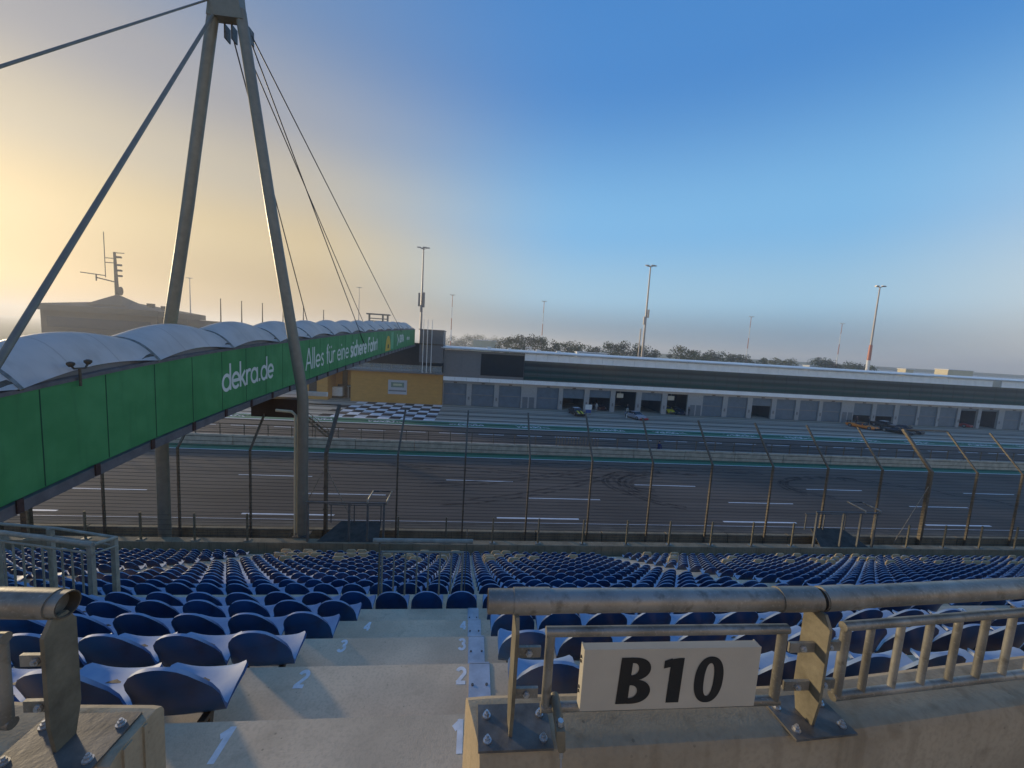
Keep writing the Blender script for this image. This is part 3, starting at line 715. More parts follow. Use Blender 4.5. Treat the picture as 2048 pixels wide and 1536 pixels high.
bar_gate('barrier_gate', 'barred steel barrier closing the foot of the numbered stairs', -1.38, .02, 5.93, CAMZ-3.19, ZK[6], 6, (-1.36, 0.0))
lb = thing('corner_railing', 'twin rail steel barrier with close bars among the seats at the left edge', 'railing', (-5.15,5.6,ZK[6]))
ptsA = [(-5.13,5.56,CAMZ-3.10),(-6.6,5.87,CAMZ-3.1),(-9.2,6.2,CAMZ-3.1)]; ptsB = [(-5.17,5.95,CAMZ-3.2),(-6.2,6.2,CAMZ-3.2),(-9.2,6.6,CAMZ-3.2)]
MB().tube(ptsA, .034, 12).build('handrail', M['galvmatte'], lb, True, 60); MB().tube(ptsB, .022, 10).build('handrail', M['galvmatte'], lb, True, 60)
MB().tube([ptsA[0], ptsB[0]], .025, 10).build('end_rail', M['galvmatte'], lb, True, 60)
l2 = MB(); l2.tube([(x,y,z-.13) for x,y,z in ptsA], .016, 8); l2.tube([(x,y,z-.13) for x,y,z in ptsB], .014, 8); l2.tube([(ptsA[0][0],ptsA[0][1],ptsA[0][2]-.13),(ptsB[0][0],ptsB[0][1],ptsB[0][2]-.13)], .015, 8)
l2.tube([(x,y,z-.9) for x,y,z in ptsA], .016, 8); l2.build('lower_rail', M['galvmatte'], lb, True, 60)
for i in range(26):
    s = i/25*4.1
    x = -5.16-s*.97; y = 5.57+(s*.21 if s < 1.5 else .315+(s-1.5)*.127)
    MB().tube([(x,y,CAMZ-3.23),(x,y,CAMZ-4.02)], .0125, 7).build('bar', M['galvmatte'], lb, True, 60)
for x, y, zt in ((-5.18,5.58,-3.12),(-6.7,5.9,-3.12),(-5.2,5.95,-3.2),(-6.3,6.2,-3.2),(-8.4,6.1,-3.12)):
    MB().box(x-.03,x+.03,y-.03,y+.03,ZK[6] if y > 5.74 else ZK[5],CAMZ+zt).build('post', M['galvmatte'], lb)

# ------------------------------------------------------------------ front ledge, balustrade, crossings
lg = tag(MB().rbox(-40, 60, 19.1, 19.55, .0, 1.35, .02).build('front_ledge', M['barrier']), 'low concrete ledge along the front of the grandstand', 'ledge')
bal = thing('wire_balustrade', 'row of short steel posts with thin wires on the front ledge', 'railing', (0,19.3,1.35))
xsb = [-25.4+2.43*i for i in range(30)]
for x in xsb:
    if -10.2 < x < -3.9 or 18.9 < x < 24.3: continue
    p = MB(); p.box(x-.04,x+.04,19.27,19.33,1.35,2.68); p.tube([(x,19.3,2.68),(x,19.3,2.72)], .045, 8)
    po = p.build('post', M['post'], bal); f = MB(); f.box(x-.16,x+.16,19.2,19.42,1.352,1.372); f.build('foot_plate', M['galv'], po)
wm = MB()
for z in (1.6,1.85,2.1,2.35,2.6): wm.tube([(-26,19.3,z),(-10.2,19.3,z)], .006, 4); wm.tube([(-3.9,19.3,z),(18.9,19.3,z)], .006, 4); wm.tube([(24.3,19.3,z),(48,19.3,z)], .006, 4)
wm.build('wires', M['wire'], bal)
def crossing(label, x0, x1, up, m1):
    t = thing('crossing_platform', label, 'platform', (x0,19.6,1.35))
    pm = MB(); pm.add([(x0+.5,19.25,1.37),(x1-.3,19.25,1.37),(x1-.5,20.7,1.75),(x0+1.2,20.7,1.75),(x0+.5,19.25,1.30),(x1-.3,19.25,1.30),(x1-.5,20.7,1.68),(x0+1.2,20.7,1.68)], [(0,1,2,3),(7,6,5,4),(0,4,5,1),(1,5,6,2),(2,6,7,3),(3,7,4,0)])
    pm.build('ramp_plate', M['ramp'], t)
    for x in up: MB().box(x-.045,x+.045,19.22,19.31,1.352,3.35).build('post', m1, t)
    r = MB(); r.bar((x0-.05,19.26,3.4),(x1+.05,19.26,3.4),.08,.08); r.build('top_rail', m1, t)
    r2 = MB(); r2.bar((x0+.6,20.6,2.7),(x1-.4,20.6,2.7),.05,.05); r2.build('guard_rail', m1, t)
    for x in (x0+.7, (x0+x1)/2, x1-.5): MB().bar((x,20.6,1.7),(x,20.6,2.7),.05,.05).build('guard_post', m1, t)
    h = MB(); h.tube([(x1-.85,19.2,3.4),(x1-.85,19.2,3.55),(x1-.85,20.3,3.62),(x1+.1,20.3,3.62),(x1+.1,19.2,3.55),(x1+.1,19.2,3.4)], .045, 8); h.build('hoop_rail', M['galv'], t, True, 50)
    return t
crossing('dark steel crossing platform with tall frame at the foot of the bridge pylon', -8.0, -4.2, (-7.95,-5.95,-5.05,-4.25), M['gantry'])
crossing('galvanised steel crossing platform with hooped handrail on the right of the front ledge', 19.6, 23.4, (19.65,21.3,22.4,23.35), M['gantry'])

tw = thing('trackside_wall', 'low dark concrete safety wall beside the race track', 'wall', (0,21.5,0))
for i in range(-12, 18):
    mb = MB(); x = i*4.0+.02; mb.rbox(x, x+3.96, 21.35, 21.7, 0, .92+random.uniform(-.01,.01), .03); mb.build('wall_segment', M['barrier'], tw)
# debris fence
fn = thing('debris_fence', 'tall debris fence of bent steel posts and horizontal cables beside the track', 'fence', (0,21.2,0))
fx = [-37.2,-33.55,-29.9,-26.25,-22.6,-18.95,-15.28,-11.7,-7.8,-4.0,-.3,3.35,7.0,10.65,14.35,18.25,21.9,25.6,29.0,32.35,35.7,39.3,42.9,46.5,50.1]
for i, x in enumerate(fx):
    thick = abs(x-29.0) < .1 or abs(x+7.8) < .1
    w = .16 if thick else .085
    p = MB(); K = Vector((x,21.2,5.4)); T = Vector((x,23.15,7.65))
    p.box(x-w/2, x+w/2, 21.2-w*.6, 21.2+w*.6, 0, 5.4)
    p.bar(K+Vector((0,-.02,-.05)), T, w*.95, w*1.1, (1,0,0))
    for z in (1.0,2.2,3.4,4.6): p.box(x-w*.75, x+w*.75, 21.2-w*.62, 21.2-w*.5, z-.03, z+.03)
    p.build('fence_post', M['fencepost'], fn)
cb = MB()
for j in range(27):
    z = .40+.19*j
    for a, b in zip(fx[:-1], fx[1:]):
        sag = .012
        cb.tube([(a,21.14,z),((a+b)/2,21.14,z-sag),(b,21.14,z)], .011, 3, False)
for j in range(11):
    t_ = (j+.5)/11; y = 21.2+1.95*t_+.06; z = 5.4+2.25*t_
    cb.tube([(fx[0],y,z),(fx[-1],y,z)], .013, 4, False)
cb.build('cables', M['wire'], fn)
tb = MB(); tb.bar((29.0,23.15,7.65),(32.35,23.15,7.65),.07,.07); tb.bar((-11.7,23.15,7.65),(-7.8,23.15,7.65),.07,.07); tb.build('top_brace', M['fencepost'], fn)
for x, sgn in ((-7.8,-1),(-7.8,1),(29.0,-1)):
    MB().tube([(x+sgn*.1,21.12,4.4),(x+sgn*1.9,21.12,.6)], .02, 5).build('diagonal_tie', M['galv'], fn)
# pit wall with its fence
pw = thing('pit_wall', 'long pale concrete pit wall between track and pit lane', 'wall', (0,40.6,0))
for i in range(-16, 26):
    mb = MB(); x = i*6.0+.02; mb.rbox(x, x+5.96, 40.52, 40.85, 0, 1.03+random.uniform(-.012,.012), .03); mb.build('wall_segment', M['pitwall'], pw)
pf = thing('pit_wall_fence', 'low open steel fence standing on the pit wall', 'fence', (0,40.75,1.03))
for i in range(-24, 48):
    if 9.2 < i*2.3 < 14.2: continue
    MB().box(i*2.3-.035, i*2.3+.035, 40.66, 40.73, 1.03, 2.15).build('post', M['fencepost'], pf)
r = MB()
for z in (1.5,1.85,2.1): r.tube([(-55,40.69,z),(110,40.69,z)], .012, 4)
r.build('rails', M['wire'], pf)
gt = thing('pit_wall_gate', 'dense barred steel gate section standing on the pit wall', 'gate', (9.6,40.75,1.03))
gf = MB(); gf.box(9.5,13.9,40.66,40.72,2.1,2.16); gf.box(9.5,13.9,40.66,40.72,1.06,1.12); gf.build('gate_frame', M['fencepost'], gt)
for i in range(14): MB().box(9.5+i*.335,9.55+i*.335,40.665,40.715,1.12,2.1).build('bar', M['fencepost'], gt)

# ------------------------------------------------------------------ footbridge
BX0, BX1 = -13.05, -10.65
ZT_ = [(4.5,9.3),(7,9.55),(10.1,9.97),(13.6,10.42),(18.2,10.83),(24,11.17),(30.6,11.60),(42,12.2),(55,12.75),(70,13.3)]
def ztop(y):
    for (a, za), (b, zb) in zip(ZT_[:-1], ZT_[1:]):
        if y <= b: return za+(zb-za)*(y-a)/(b-a)
    return ZT_[-1][1]
def ztop_s(y): return (ztop(y-2)+2*ztop(y)+ztop(y+2)+ztop(y-1)+ztop(y+1))/6
br = thing('footbridge', 'covered footbridge over the track with long green banner and white membrane roof', 'bridge', (-11.85,6,5))
ys = [6.2+.5*i for i in range(125)]
def strip(name, mtl, f0, f1, parent=br, smooth=True):
    mb = MB(); rings = [[f0(y), f1(y)] for y in ys]; mb.loft(rings, False); return mb.build(name, mtl, parent, smooth)
HB = 2.5
def banner_strip(x, x2):
    mb = MB(); rings = []
    for y in ys:
        zt = ztop_s(y); rings.append([(x,y,zt),(x,y,zt-HB),(x2,y,zt-HB),(x2,y,zt)])
    return mb.loft(rings, True, True)
ban = banner_strip(BX1-.05, BX1).build('green_banner', M['green'], br, True, 20)
banner_strip(BX0, BX0+.05).build('rear_banner', M['green'], br, True, 20)
for j in range(36):
    y = 7.0+1.72*j; MB().box(BX1+.001, BX1+.006, y-.012, y+.012, ztop_s(y)-HB+.02, ztop_s(y)-.02).build('seam', M['seam'], ban)
def on_banner(y0, z_off, sc=1.0):
    return lambda u, v, k: (BX1+.008+.0012*k, y0+u*sc, ztop_s(y0+u*sc)+z_off+v)
lt1 = MB(); lettering(lt1, 'dekra.de', on_banner(17.35,-1.68,.79), 1.07, .14, .955); lt1.build('banner_lettering', M['banlet'], ban)
lt2 = MB(); w_ = lettering(lt2, 'Alles fvr eine ', on_banner(25.4,-1.86,.90), 1.29, .11, 1.02); lt2.build('banner_lettering', M['banlet'], ban)
lt3 = MB(); lettering(lt3, 'sichere Fahrt', on_banner(25.4+w_*.90,-1.86,.945), 1.29, .20, 1.06); lt3.build('banner_lettering', M['banlet'], ban)
lt4 = MB(); fl = on_banner(53.2,-2.05,1.0); put_logo(lt4, lambda u, v, k: fl(u*.85, v, k), 1.55, .2); lettering(lt4, 'DEKRA', on_banner(55.1,-1.6,.9), .9, .24, .9); lettering(lt4, 'dekra.de', on_banner(60.4,-1.45,.9), .55, .2, .95); lt4.build('banner_lettering', M['banlet'], ban)
fg = MB(); ff = on_banner(46.6,-2.35,1.0)
outl = [(0,0),(3.0,0),(2.8,.55),(2.45,1.35),(2.0,1.7),(1.5,1.78),(1.0,1.7),(.55,1.35),(.2,.55)]
fg.add([ff(a, b_, 0) for a, b_ in outl], [tuple(range(len(outl)))]); fg.build('yellow_figure', M['yellowfig'], ban)
f2 = MB(); f2.add([ff(a, b_, 3) for a, b_ in ((1.2,.3),(1.8,.3),(1.8,.75),(1.2,.75))], [(0,1,2,3)]); f2.build('dark_spot', M['seam'], ban)
f3 = MB(); f3.add([ff(a, b_, 1) for a, b_ in ((2.7,.1),(4.4,.1),(4.4,2.2),(3.2,2.2))], [(0,1,2,3)]); f3.build('pale_patch', M['palegreen'], ban)
# steel beams, deck, brackets
for x, w in ((BX1+.03,.16),(BX0-.03,-.16)):
    mb = MB(); rings = []
    for y in ys:
        zt = ztop_s(y)-HB; rings.append([(x-.10,y,zt-.02),(x+.08,y,zt-.02),(x+.08,y,zt-.30),(x-.10,y,zt-.30)])
    mb.loft(rings, True, True).build('edge_beam', M['deck'], br, True, 20)
mb = MB(); rings = []
for y in ys:
    zt = ztop_s(y)-HB-.04; rings.append([(BX0+.1,y,zt),(BX1-.12,y,zt),(BX1-.12,y,zt-.2),(BX0+.1,y,zt-.2)])
mb.loft(rings, True, True).build('deck', M['brown'], br, True, 20)
for j in range(32):
    y = 7.85+1.9*j; zt = ztop_s(y)-HB; MB().box(BX1+.001+.11, BX1+.15, y-.07, y+.07, zt-.27, zt+.05).build('bracket', M['rust'], br)
# top gutter edge
mb = MB(); rings = []
for y in ys:
    zt = ztop_s(y); rings.append([(BX1-.12,y,zt+.002),(BX1+.03,y,zt+.002),(BX1+.03,y,zt+.10),(BX1-.12,y,zt+.12)])
mb.loft(rings, True, True).build('gutter_edge', M['deck'], br, True, 20)
# scalloped membrane roof: one vault per bay
ribs = [6.0+4.0*i for i in range(17)]
for a, b in zip(ribs[:-1], ribs[1:]):
    if b > 69: break
    mb = MB(); nv, nu = 14, 14; vs = []; fs = []
    for i in range(nv+1):
        t = i/nv; y = a+(b-a)*t; zt = ztop_s(y); bl_ = math.sin(math.pi*t)
        for j in range(nu+1):
            u = -1+2*j/nu
            hw = 1.27-.10*bl_
            z = zt+.10+.20*bl_*(1 if True else 0)*abs(u)**4 + (.68+.36*bl_)*(1-abs(u)**2.2)
            vs.append((-11.85+hw*u, y, z))
    for i in range(nv):
        for j in range(nu):
            q = i*(nu+1)+j; fs.append((q, q+1, q+nu+2, q+nu+1))
    mb.add(vs, fs); mb.build('roof_membrane', M['membrane'], br, True, 60)
    rb = MB(); rb.tube([(-11.85+1.29*u, b, ztop_s(b)+.09+.70*(1-abs(u)**2.2)) for u in [-1+2*j/16 for j in range(17)]], .045, 6)
    rb.build('roof_rib', M['galv'], br, True, 60)
    en = MB(); en.add([(BX1+.03,b-.75,ztop_s(b)+.11),(BX1+.03,b+.1,ztop_s(b)+.11),(BX1-.12,b-.1,ztop_s(b)+.33),(BX1-.05,b-.75,ztop_s(b)+.16)], [(0,1,2,3)])
    en.build('arch_mouth_shade', M['galvdark'], br)  # dark sheet standing in for the shaded mouth at each arch end
# side infill behind the scallops
strip('roof_side', M['panelgrey'], lambda y: (BX1-.13,y,ztop_s(y)+.05), lambda y: (BX1-.16,y,ztop_s(y)+.26))
# down pipe by the pylon
dp = MB(); dp.tube([(-9.8,20.0,ztop_s(20)-HB-.62),(-9.05,20.0,ztop_s(20)-HB-.66),(-8.86,20.0,ztop_s(20)-HB-.85),(-8.86,20.0,1.0)], .07, 10); dp.build('down_pipe', M['cream'], br, True, 50)
ub = MB(); ub.box(-12.4,-9.7,22.6,23.4,6.9,7.95); ub.build('service_box', M['brown'], br)
ll = MB(); ll.box(-10.4,-8.9,24.2,24.35,7.95,8.2); ll.build('pale_fascia', M['white'], br)  # short white board below the edge of the deck

py = thing('bridge_pylon', 'tall grey tubular A frame pylon with stay cables holding the footbridge', 'pylon', (-11.75,19.9,1.3))
AP = Vector((-11.75,19.9,26.3))
MB().tube([(-11.2,19.9,25.8),(-9.9,19.9,17.2),(-8.52,19.9,8.9),(-8.47,19.9,8.3),(-8.47,19.9,1.36)], [.225,.24,.25,.255,.255], 18).build('leg', M['pylon'], py, True, 50)
MB().tube([(-12.3,19.9,25.8),(-13.6,19.9,17.2),(-14.98,19.9,8.9),(-15.05,19.9,8.3),(-15.05,19.9,1.0)], [.225,.24,.25,.255,.26], 18).build('leg', M['pylon'], py, True, 50)
hd = MB(); hd.loft([[(-12.50,19.66,25.35),(-11.0,19.66,25.35),(-11.0,20.14,25.35),(-12.50,20.14,25.35)],[(-12.38,19.62,26.0),(-11.12,19.62,26.0),(-11.12,20.18,26.0),(-12.38,20.18,26.0)],[(-12.15,19.66,28.5),(-11.35,19.66,28.5),(-11.35,20.14,28.5),(-12.15,20.14,28.5)]], True, True)
hd.build('mast_head', M['pylon'], py)
for p in (-11.2,-10.98,-11.7,-12.0): MB().box(p-.03,p+.03,20.1,20.5,24.75,25.35).build('cable_lug', M['plate'], py)
MB().tube([(-12.25,19.75,25.4),(-9.9,9.0,10.8),(-9.25,6.0,6.8)], [.06,.072,.075], 14).build('back_stay', M['pylon'], py, True, 50)
MB().tube([(-12.4,19.7,25.95),(-11.6,11.0,17.62),(-10.9,2.9,9.9)], [.034,.036,.04], 10).build('back_stay', M['pylon'], py, True, 50)
for q, e in (((-11.05,20.3,25.0),(BX1+.05,37.9,ztop_s(37.9)-1.0)),((-10.95,20.3,25.1),(BX1+.05,56,ztop_s(56)-.2)),((-11.75,20.3,24.9),(BX0-.05,32.2,ztop_s(32.2)-.2)),((-11.4,20.4,24.9),(BX0-.05,48,ztop_s(48)-.2))):
    MB().tube([q, e], .032, 8).build('stay_cable', M['cable'], py, True, 50)
fp = MB(); fp.box(-8.85,-8.1,19.55,20.25,1.352,1.40); fp.build('foot_plate', M['plate'], py)

# a twin lamp on the near edge of the bridge roof
lm = thing('twin_lamp', 'small twin headed lamp standing on the near edge of the bridge', 'lamp', (-10.55,11.35,10.1))
zl = ztop_s(11.35)
MB().tube([(-10.56,11.35,zl-.15),(-10.56,11.35,zl+.33)], .03, 8).build('lamp_post', M['galvdark'], lm, True)
a_ = MB(); a_.tube([(-10.56,11.12,zl+.42),(-10.56,11.2,zl+.33),(-10.56,11.5,zl+.33),(-10.56,11.58,zl+.45)], .025, 8); a_.build('arm', M['galvdark'], lm, True)
for y, dz in ((11.12,.44),(11.58,.48)):
    h = MB(); h.tube([(-10.56,y,zl+dz-.06),(-10.56,y,zl+dz),(-10.56,y,zl+dz+.05),(-10.56,y,zl+dz+.08)], [.04,.085,.085,.03], 10); h.build('lamp_head', M['galvdark'], lm, True, 60)
# steel posts left of the pylon under the bridge end
for i, (x, y, w, h, lab) in enumerate(((-22.9,20.3,.22,4.2,'thick dark square post, leftmost under the near end of the bridge'),(-21.75,20.4,.30,4.8,'thickest square post under the near end of the bridge'),(-21.2,20.0,.16,2.9,'short thin post capped with light under the near end of the bridge'))):
    p = MB(); p.rbox(x-w/2,x+w/2,y-w/2,y+w/2,0,h,.015); p.box(x-w*.7,x+w*.7,y-w*.7,y+w*.7,h,h+.05); tag(p.build('steel_post', M['galvdark']), lab, 'post', 'posts under the near end of the bridge')

# ------------------------------------------------------------------ pit building
BY = 71.0
pb = thing('pit_building', 'long two storey pit building with white fascias, dark glass band and garage doors', 'building', (55,BY,0))
XL, XR = -5.75, 128
doors = [-5.6,-.5,4.55,11.68,16.65,21.78,26.85,32.05,37.25,44.55,49.72,54.9,60.05,65.12,70.1,77.05,82.1,87.3,92.05,96.75,101.65,106.6,112.2,119.4]
DW = 4.15
solid = MB(); x = XL
for d in doors:
    solid.box(x, d, BY, BY+.4, .006, 4.05); x = d+DW
solid.box(x, XR, BY, BY+.4, .006, 4.05); solid.box(XL, XR, BY-.003, BY+.4, 4.05, 4.56)
solid.build('ground_floor_wall', M['block'], pb)
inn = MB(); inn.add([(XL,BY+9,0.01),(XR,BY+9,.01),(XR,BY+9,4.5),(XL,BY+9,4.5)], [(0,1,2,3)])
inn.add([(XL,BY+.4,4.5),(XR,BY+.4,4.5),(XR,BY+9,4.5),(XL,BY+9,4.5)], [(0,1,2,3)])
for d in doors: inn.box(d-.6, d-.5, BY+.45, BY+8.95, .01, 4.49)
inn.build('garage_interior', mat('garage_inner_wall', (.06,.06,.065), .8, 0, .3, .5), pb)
openness = {16.65:.45,21.78:.36,26.85:0,32.05:.38,37.25:0,54.9:.38,77.05:.62,82.1:.62,101.65:.12,106.6:.1}
for d in doors:
    k = openness.get(d, 1.0)
    if k <= 0: 
        continue
    z0 = 4.05*(1-k)+.02; dm = MB(); n = max(2, int(24*k))
    for i in range(n):
        za = z0+(4.05-z0)*i/n; zb = z0+(4.05-z0)*(i+1)/n
        dm.add([(d+.03,BY+.22,za),(d+DW-.03,BY+.22,za),(d+DW-.03,BY+.19,(za+zb)/2),(d+.03,BY+.19,(za+zb)/2),(d+DW-.03,BY+.22,zb),(d+.03,BY+.22,zb)], [(0,1,2,3),(3,2,4,5)])
    do = dm.build('roller_door', M['roller'], pb)
    if k == 1.0:
        w = MB(); w.box(d+.25,d+DW-.25,BY+.165,BY+.18,1.95,2.12); w.build('door_light_strip', M['panelgrey'], do)
    tr_ = MB(); tr_.box(d+DW/2-.3,d+DW/2+.3,BY-.12,BY-.004,4.12,4.3); tr_.build('door_lamp', M['galvdark'], pb)
for d in (9.0, 42.0, 74.6):     # personnel doors between garages
    for o_ in (0,1.25):
        MB().box(d+o_, d+o_+1.0, BY-.02, BY-.004, .01, 2.1).build('side_door', mat('grey_blue_door', (.13,.15,.17), .6, 0, .1, 2), pb)
for d in doors[:-1]:
    MB().box(d+DW+.32, d+DW+.62, BY-.05, BY-.004, 1.1, 1.7).build('socket_box', M['greyclad'], pb)
lwf = MB()
for i in range(64): lwf.box(XL+.03+2.1*i, XL+2.1*(i+1), BY-.65, BY-.55, 4.57+.003*(i%2), 5.27)
lwf.build('lower_fascia', M['fascia'], pb)
MB().box(XL, XR, BY-.6, BY+.3, 5.15, 5.24).build('canopy_slab', M['greyclad'], pb)
upw = MB(); upw.box(XL, 8.95, BY+.05, BY+.4, 5.3, 10.1); upw.build('upper_wall', M['panelgrey'], pb)
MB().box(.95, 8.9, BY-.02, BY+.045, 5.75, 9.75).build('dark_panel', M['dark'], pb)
fr = MB()
for a, b2, c, d2 in ((-6.2+.7,-2.6,6.35,9.6),(-2.55,.45,6.35,9.6)):
    fr.box(a, b2, BY+.02, BY+.048, c, c+.05); fr.box(a, b2, BY+.02, BY+.048, d2, d2+.05); fr.box(a, a+.05, BY+.02, BY+.047, c, d2); fr.box(b2-.05, b2, BY+.02, BY+.047, c, d2)
fr.build('panel_frame', M['greyclad'], pb)
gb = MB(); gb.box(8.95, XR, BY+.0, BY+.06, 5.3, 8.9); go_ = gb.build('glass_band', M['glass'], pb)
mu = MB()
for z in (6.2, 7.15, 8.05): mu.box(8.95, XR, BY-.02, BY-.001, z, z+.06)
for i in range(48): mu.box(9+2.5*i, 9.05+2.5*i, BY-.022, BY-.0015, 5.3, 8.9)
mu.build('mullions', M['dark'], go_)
uf = MB()
i = 0; x = 8.98
while x < XR:
    if not (106.4 < x < 109.6): uf.box(x, min(x+2.06, XR), BY-.2+.002*(i%2), BY-.03, 8.9, 10.2)
    x += 2.1; i += 1
uf.build('upper_fascia', M['fascia'], pb)
rf = MB(); rings = []
for xx in (XL-.5, XR): rings.append([(xx,BY+10,10.25),(xx,BY-.4,10.25),(xx,BY-.75,10.32),(xx,BY-.85,10.45),(xx,BY-.75,10.58),(xx,BY-.4,10.64),(xx,BY+10,10.7)])
rf.loft(rings, True, True).build('roof', mat('roof_sheet', (.82,.79,.75), .4, .1, .1, .4), pb, True, 30)
ru = thing('roof_vent', 'tiny', 'vent'); bpy.data.objects.remove(ru)
rv_lab = ['white roof vent box, leftmost on the pit building roof','low white roof hatch behind the left roof edge','pale roof vent beside the small framed hoist','white vent box right of the framed hoist','flat white vent near the middle of the roof edge']
for (x, w, h), lab in zip(((2.0,.8,.35),(6.0,.6,.3),(11.5,.9,.3),(15.5,.8,.3),(19.5,.5,.35)), rv_lab):
    p = MB(); p.rbox(x,x+w,BY+3,BY+3.8,10.66,10.66+h,.04); p.box(x-.05,x+w+.05,BY+2.95,BY+3.85,10.66+h,10.7+h); tag(p.build('roof_vent', M['white']), lab, 'vent', 'vents on the pit building roof')
hh = MB(); 
for x in (9.4,10.4): hh.box(x,x+.12,BY+3,BY+3.1,10.66,11.3)
hh.box(9.4,10.52,BY+3,BY+3.1,11.3,11.4); hh.box(9.75,10.15,BY+3.02,BY+3.5,10.66,11.0)
tag(hh.build('roof_hoist', M['white']), 'small white framed hoist on the pit building roof', 'hoist')

# ochre end block, stair tower, balcony
ob = thing('ochre_building', 'ochre rendered building with a balcony beside the chequered pavement', 'building', (-14,70.5,0))
MB().box(-21.9,-5.8,70.5,78,.006,5.55).build('wall', M['orange'], ob)
MB().box(-30.5,-25.9,70.6,78,.006,5.5).build('wall', M['orange'], ob)
MB().box(-25.9,-21.9,74.5,78,.006,5.5).build('recess_wall', M['orange'], ob)
MB().box(-25.4,-21.95,74.2,74.45,.01,2.4).build('dark_base_wall', M['brown'], ob)
MB().box(-24.6,-23.7,74.35,74.49,2.4,5.3).build('door_opening', M['brown'], ob)
wd = MB(); wd.box(-29.0,-27.7,70.5,70.58,1.4,3.9); wo = wd.build('window', M['winglass'], ob); MB().box(-29.1,-27.6,70.42,70.49,1.3,1.4).build('sill', M['white'], wo)
sl = MB(); sl.box(-30.5,-5.8,69.9,78.5,5.56,5.85); sl.build('balcony_slab', M['panelgrey'], ob)
gl = MB(); 
for i in range(9): gl.box(-21.7+1.75*i,-20.05+1.75*i,69.95,69.98,5.9,6.95)
gl.build('glass_balustrade', M['clearglass'], ob)
rl = MB(); rl.box(-21.9,-5.9,69.92,70.0,6.96,7.03)
for i in range(10): rl.box(-21.8+1.75*i,-21.74+1.75*i,69.93,69.99,5.86,6.96)
rl.build('balcony_rail', M['galv'], ob)
up_ = MB(); up_.box(-30,-6.2,74.5,78,5.86,10.9); up_.build('upper_storey', M['brown'], ob)  # dark brown carries the shade of the recessed wall
sn = thing('wall_notice', 'grey framed notice board on the ochre wall above the chequered pavement', 'sign', (-13.8,70.4,1.6))
MB().box(-15.4,-12.1,70.40,70.49,1.6,4.15).build('board', mat('notice_grey', (.42,.43,.45), .6, 0, .08, 1), sn)
q = MB(); q.box(-14.9,-12.6,70.385,70.398,2.85,3.75); q.build('green_field', mat('notice_green', (.16,.22,.17), .6, 0, .15, 3), sn)
q = MB(); q.box(-14.5,-13.0,70.375,70.384,3.15,3.5); q.build('pale_field', mat('notice_pale', (.45,.47,.30), .6, 0, .15, 3), sn)
q = MB(); q.box(-15.3,-12.2,70.385,70.398,2.1,2.35); q.build('grey_bar', M['greyclad'], sn)
wb = thing('equipment_box', 'white square equipment box in the recess of the ochre building', 'box', (-25,73,0))
MB().rbox(-26.0,-24.1,72.9,74.0,.4,2.05,.03).build('box_body', M['white'], wb); MB().box(-26.0,-24.1,72.8,74.1,.012,.38).build('base', M['dark'], wb)
tbl = MB(); tbl.bar((-23.4,73.2,2.25),(-21.95+.0,73.6,2.35),.9,.06)
for x in (-23.2,-22.2): tbl.bar((x,73.3,.01),(x,73.3,2.22),.06,.06)
tag(tbl.build('standing_table', M['white']), 'pale tilted table top beside the white equipment box', 'table')
st = thing('stair_tower', 'grey metal clad stair tower at the far end of the footbridge', 'tower', (-8,70,0))
tt = MB(); tt.box(-10.1,-5.95,70.2,75,7.6,13.35); tt.build('cladding', M['greyclad'], st)
t2 = MB()
for i in range(24): t2.box(-10.0+.165*i,-9.94+.165*i,70.14,70.19,11.05,13.2)
t2.build('louvres', M['panelgrey'], st)
MB().box(-10.3,-5.85,70.0,75.2,13.35,13.5).build('cap', M['panelgrey'], st); MB().box(-10.15,-5.9,70.1,70.19,10.75,10.98).build('band', M['galvdark'], st)
for x in (-9.9,-6.2): MB().box(x-.12,x+.12,70.3,70.54,5.86,7.6).build('column', M['galvdark'], st)
MB().box(-9.6,-6.0,70.25,74,5.87,7.55).build('dark_opening', M['dark'], st)
for i, (x, z0, lab) in enumerate(((-9.3,9.6,'shortest white flagpole, nearest the bridge roof'),(-8.6,6.2,'middle white flagpole in front of the stair tower'),(-7.85,6.2,'rightmost white flagpole in front of the stair tower'))):
    p = MB(); p.tube([(x,68.9,5.85),(x,68.9,15.05)], [.075,.05], 8); p.tube([(x,68.9,15.05),(x,68.9,15.12)], .07, 8); p.box(x-.1,x+.1,68.85,69.9,5.86,5.92)
    tag(p.build('flagpole', M['white'], None, True), lab, 'flagpole', 'flagpoles by the stair tower')
# small steel stair behind the pylon
ss = thing('steel_stair', 'small open steel stair standing by the pit wall behind the pylon', 'stair', (-18,45,0))
for s in (-.4,.4): MB().bar((-19.6,44.4+s,3.2),(-15.9,44.4+s,.05),.06,.22).build('stringer', M['fencepost'], ss)
for i in range(9): MB().box(-19.4+.4*i,-19.05+.4*i,44.02,44.78,2.95-.35*i,3.0-.35*i).build('tread', M['fencepost'], ss)
MB().tube([(-19.8,44.0,4.3),(-16.0,44.0,1.1)], .03, 6).build('handrail', M['fencepost'], ss)
for x, z in ((-19.6,4.2),(-17.7,2.6),(-16.0,1.1)): MB().box(x-.03,x+.03,43.97,44.03,.0,z).build('baluster', M['fencepost'], ss)

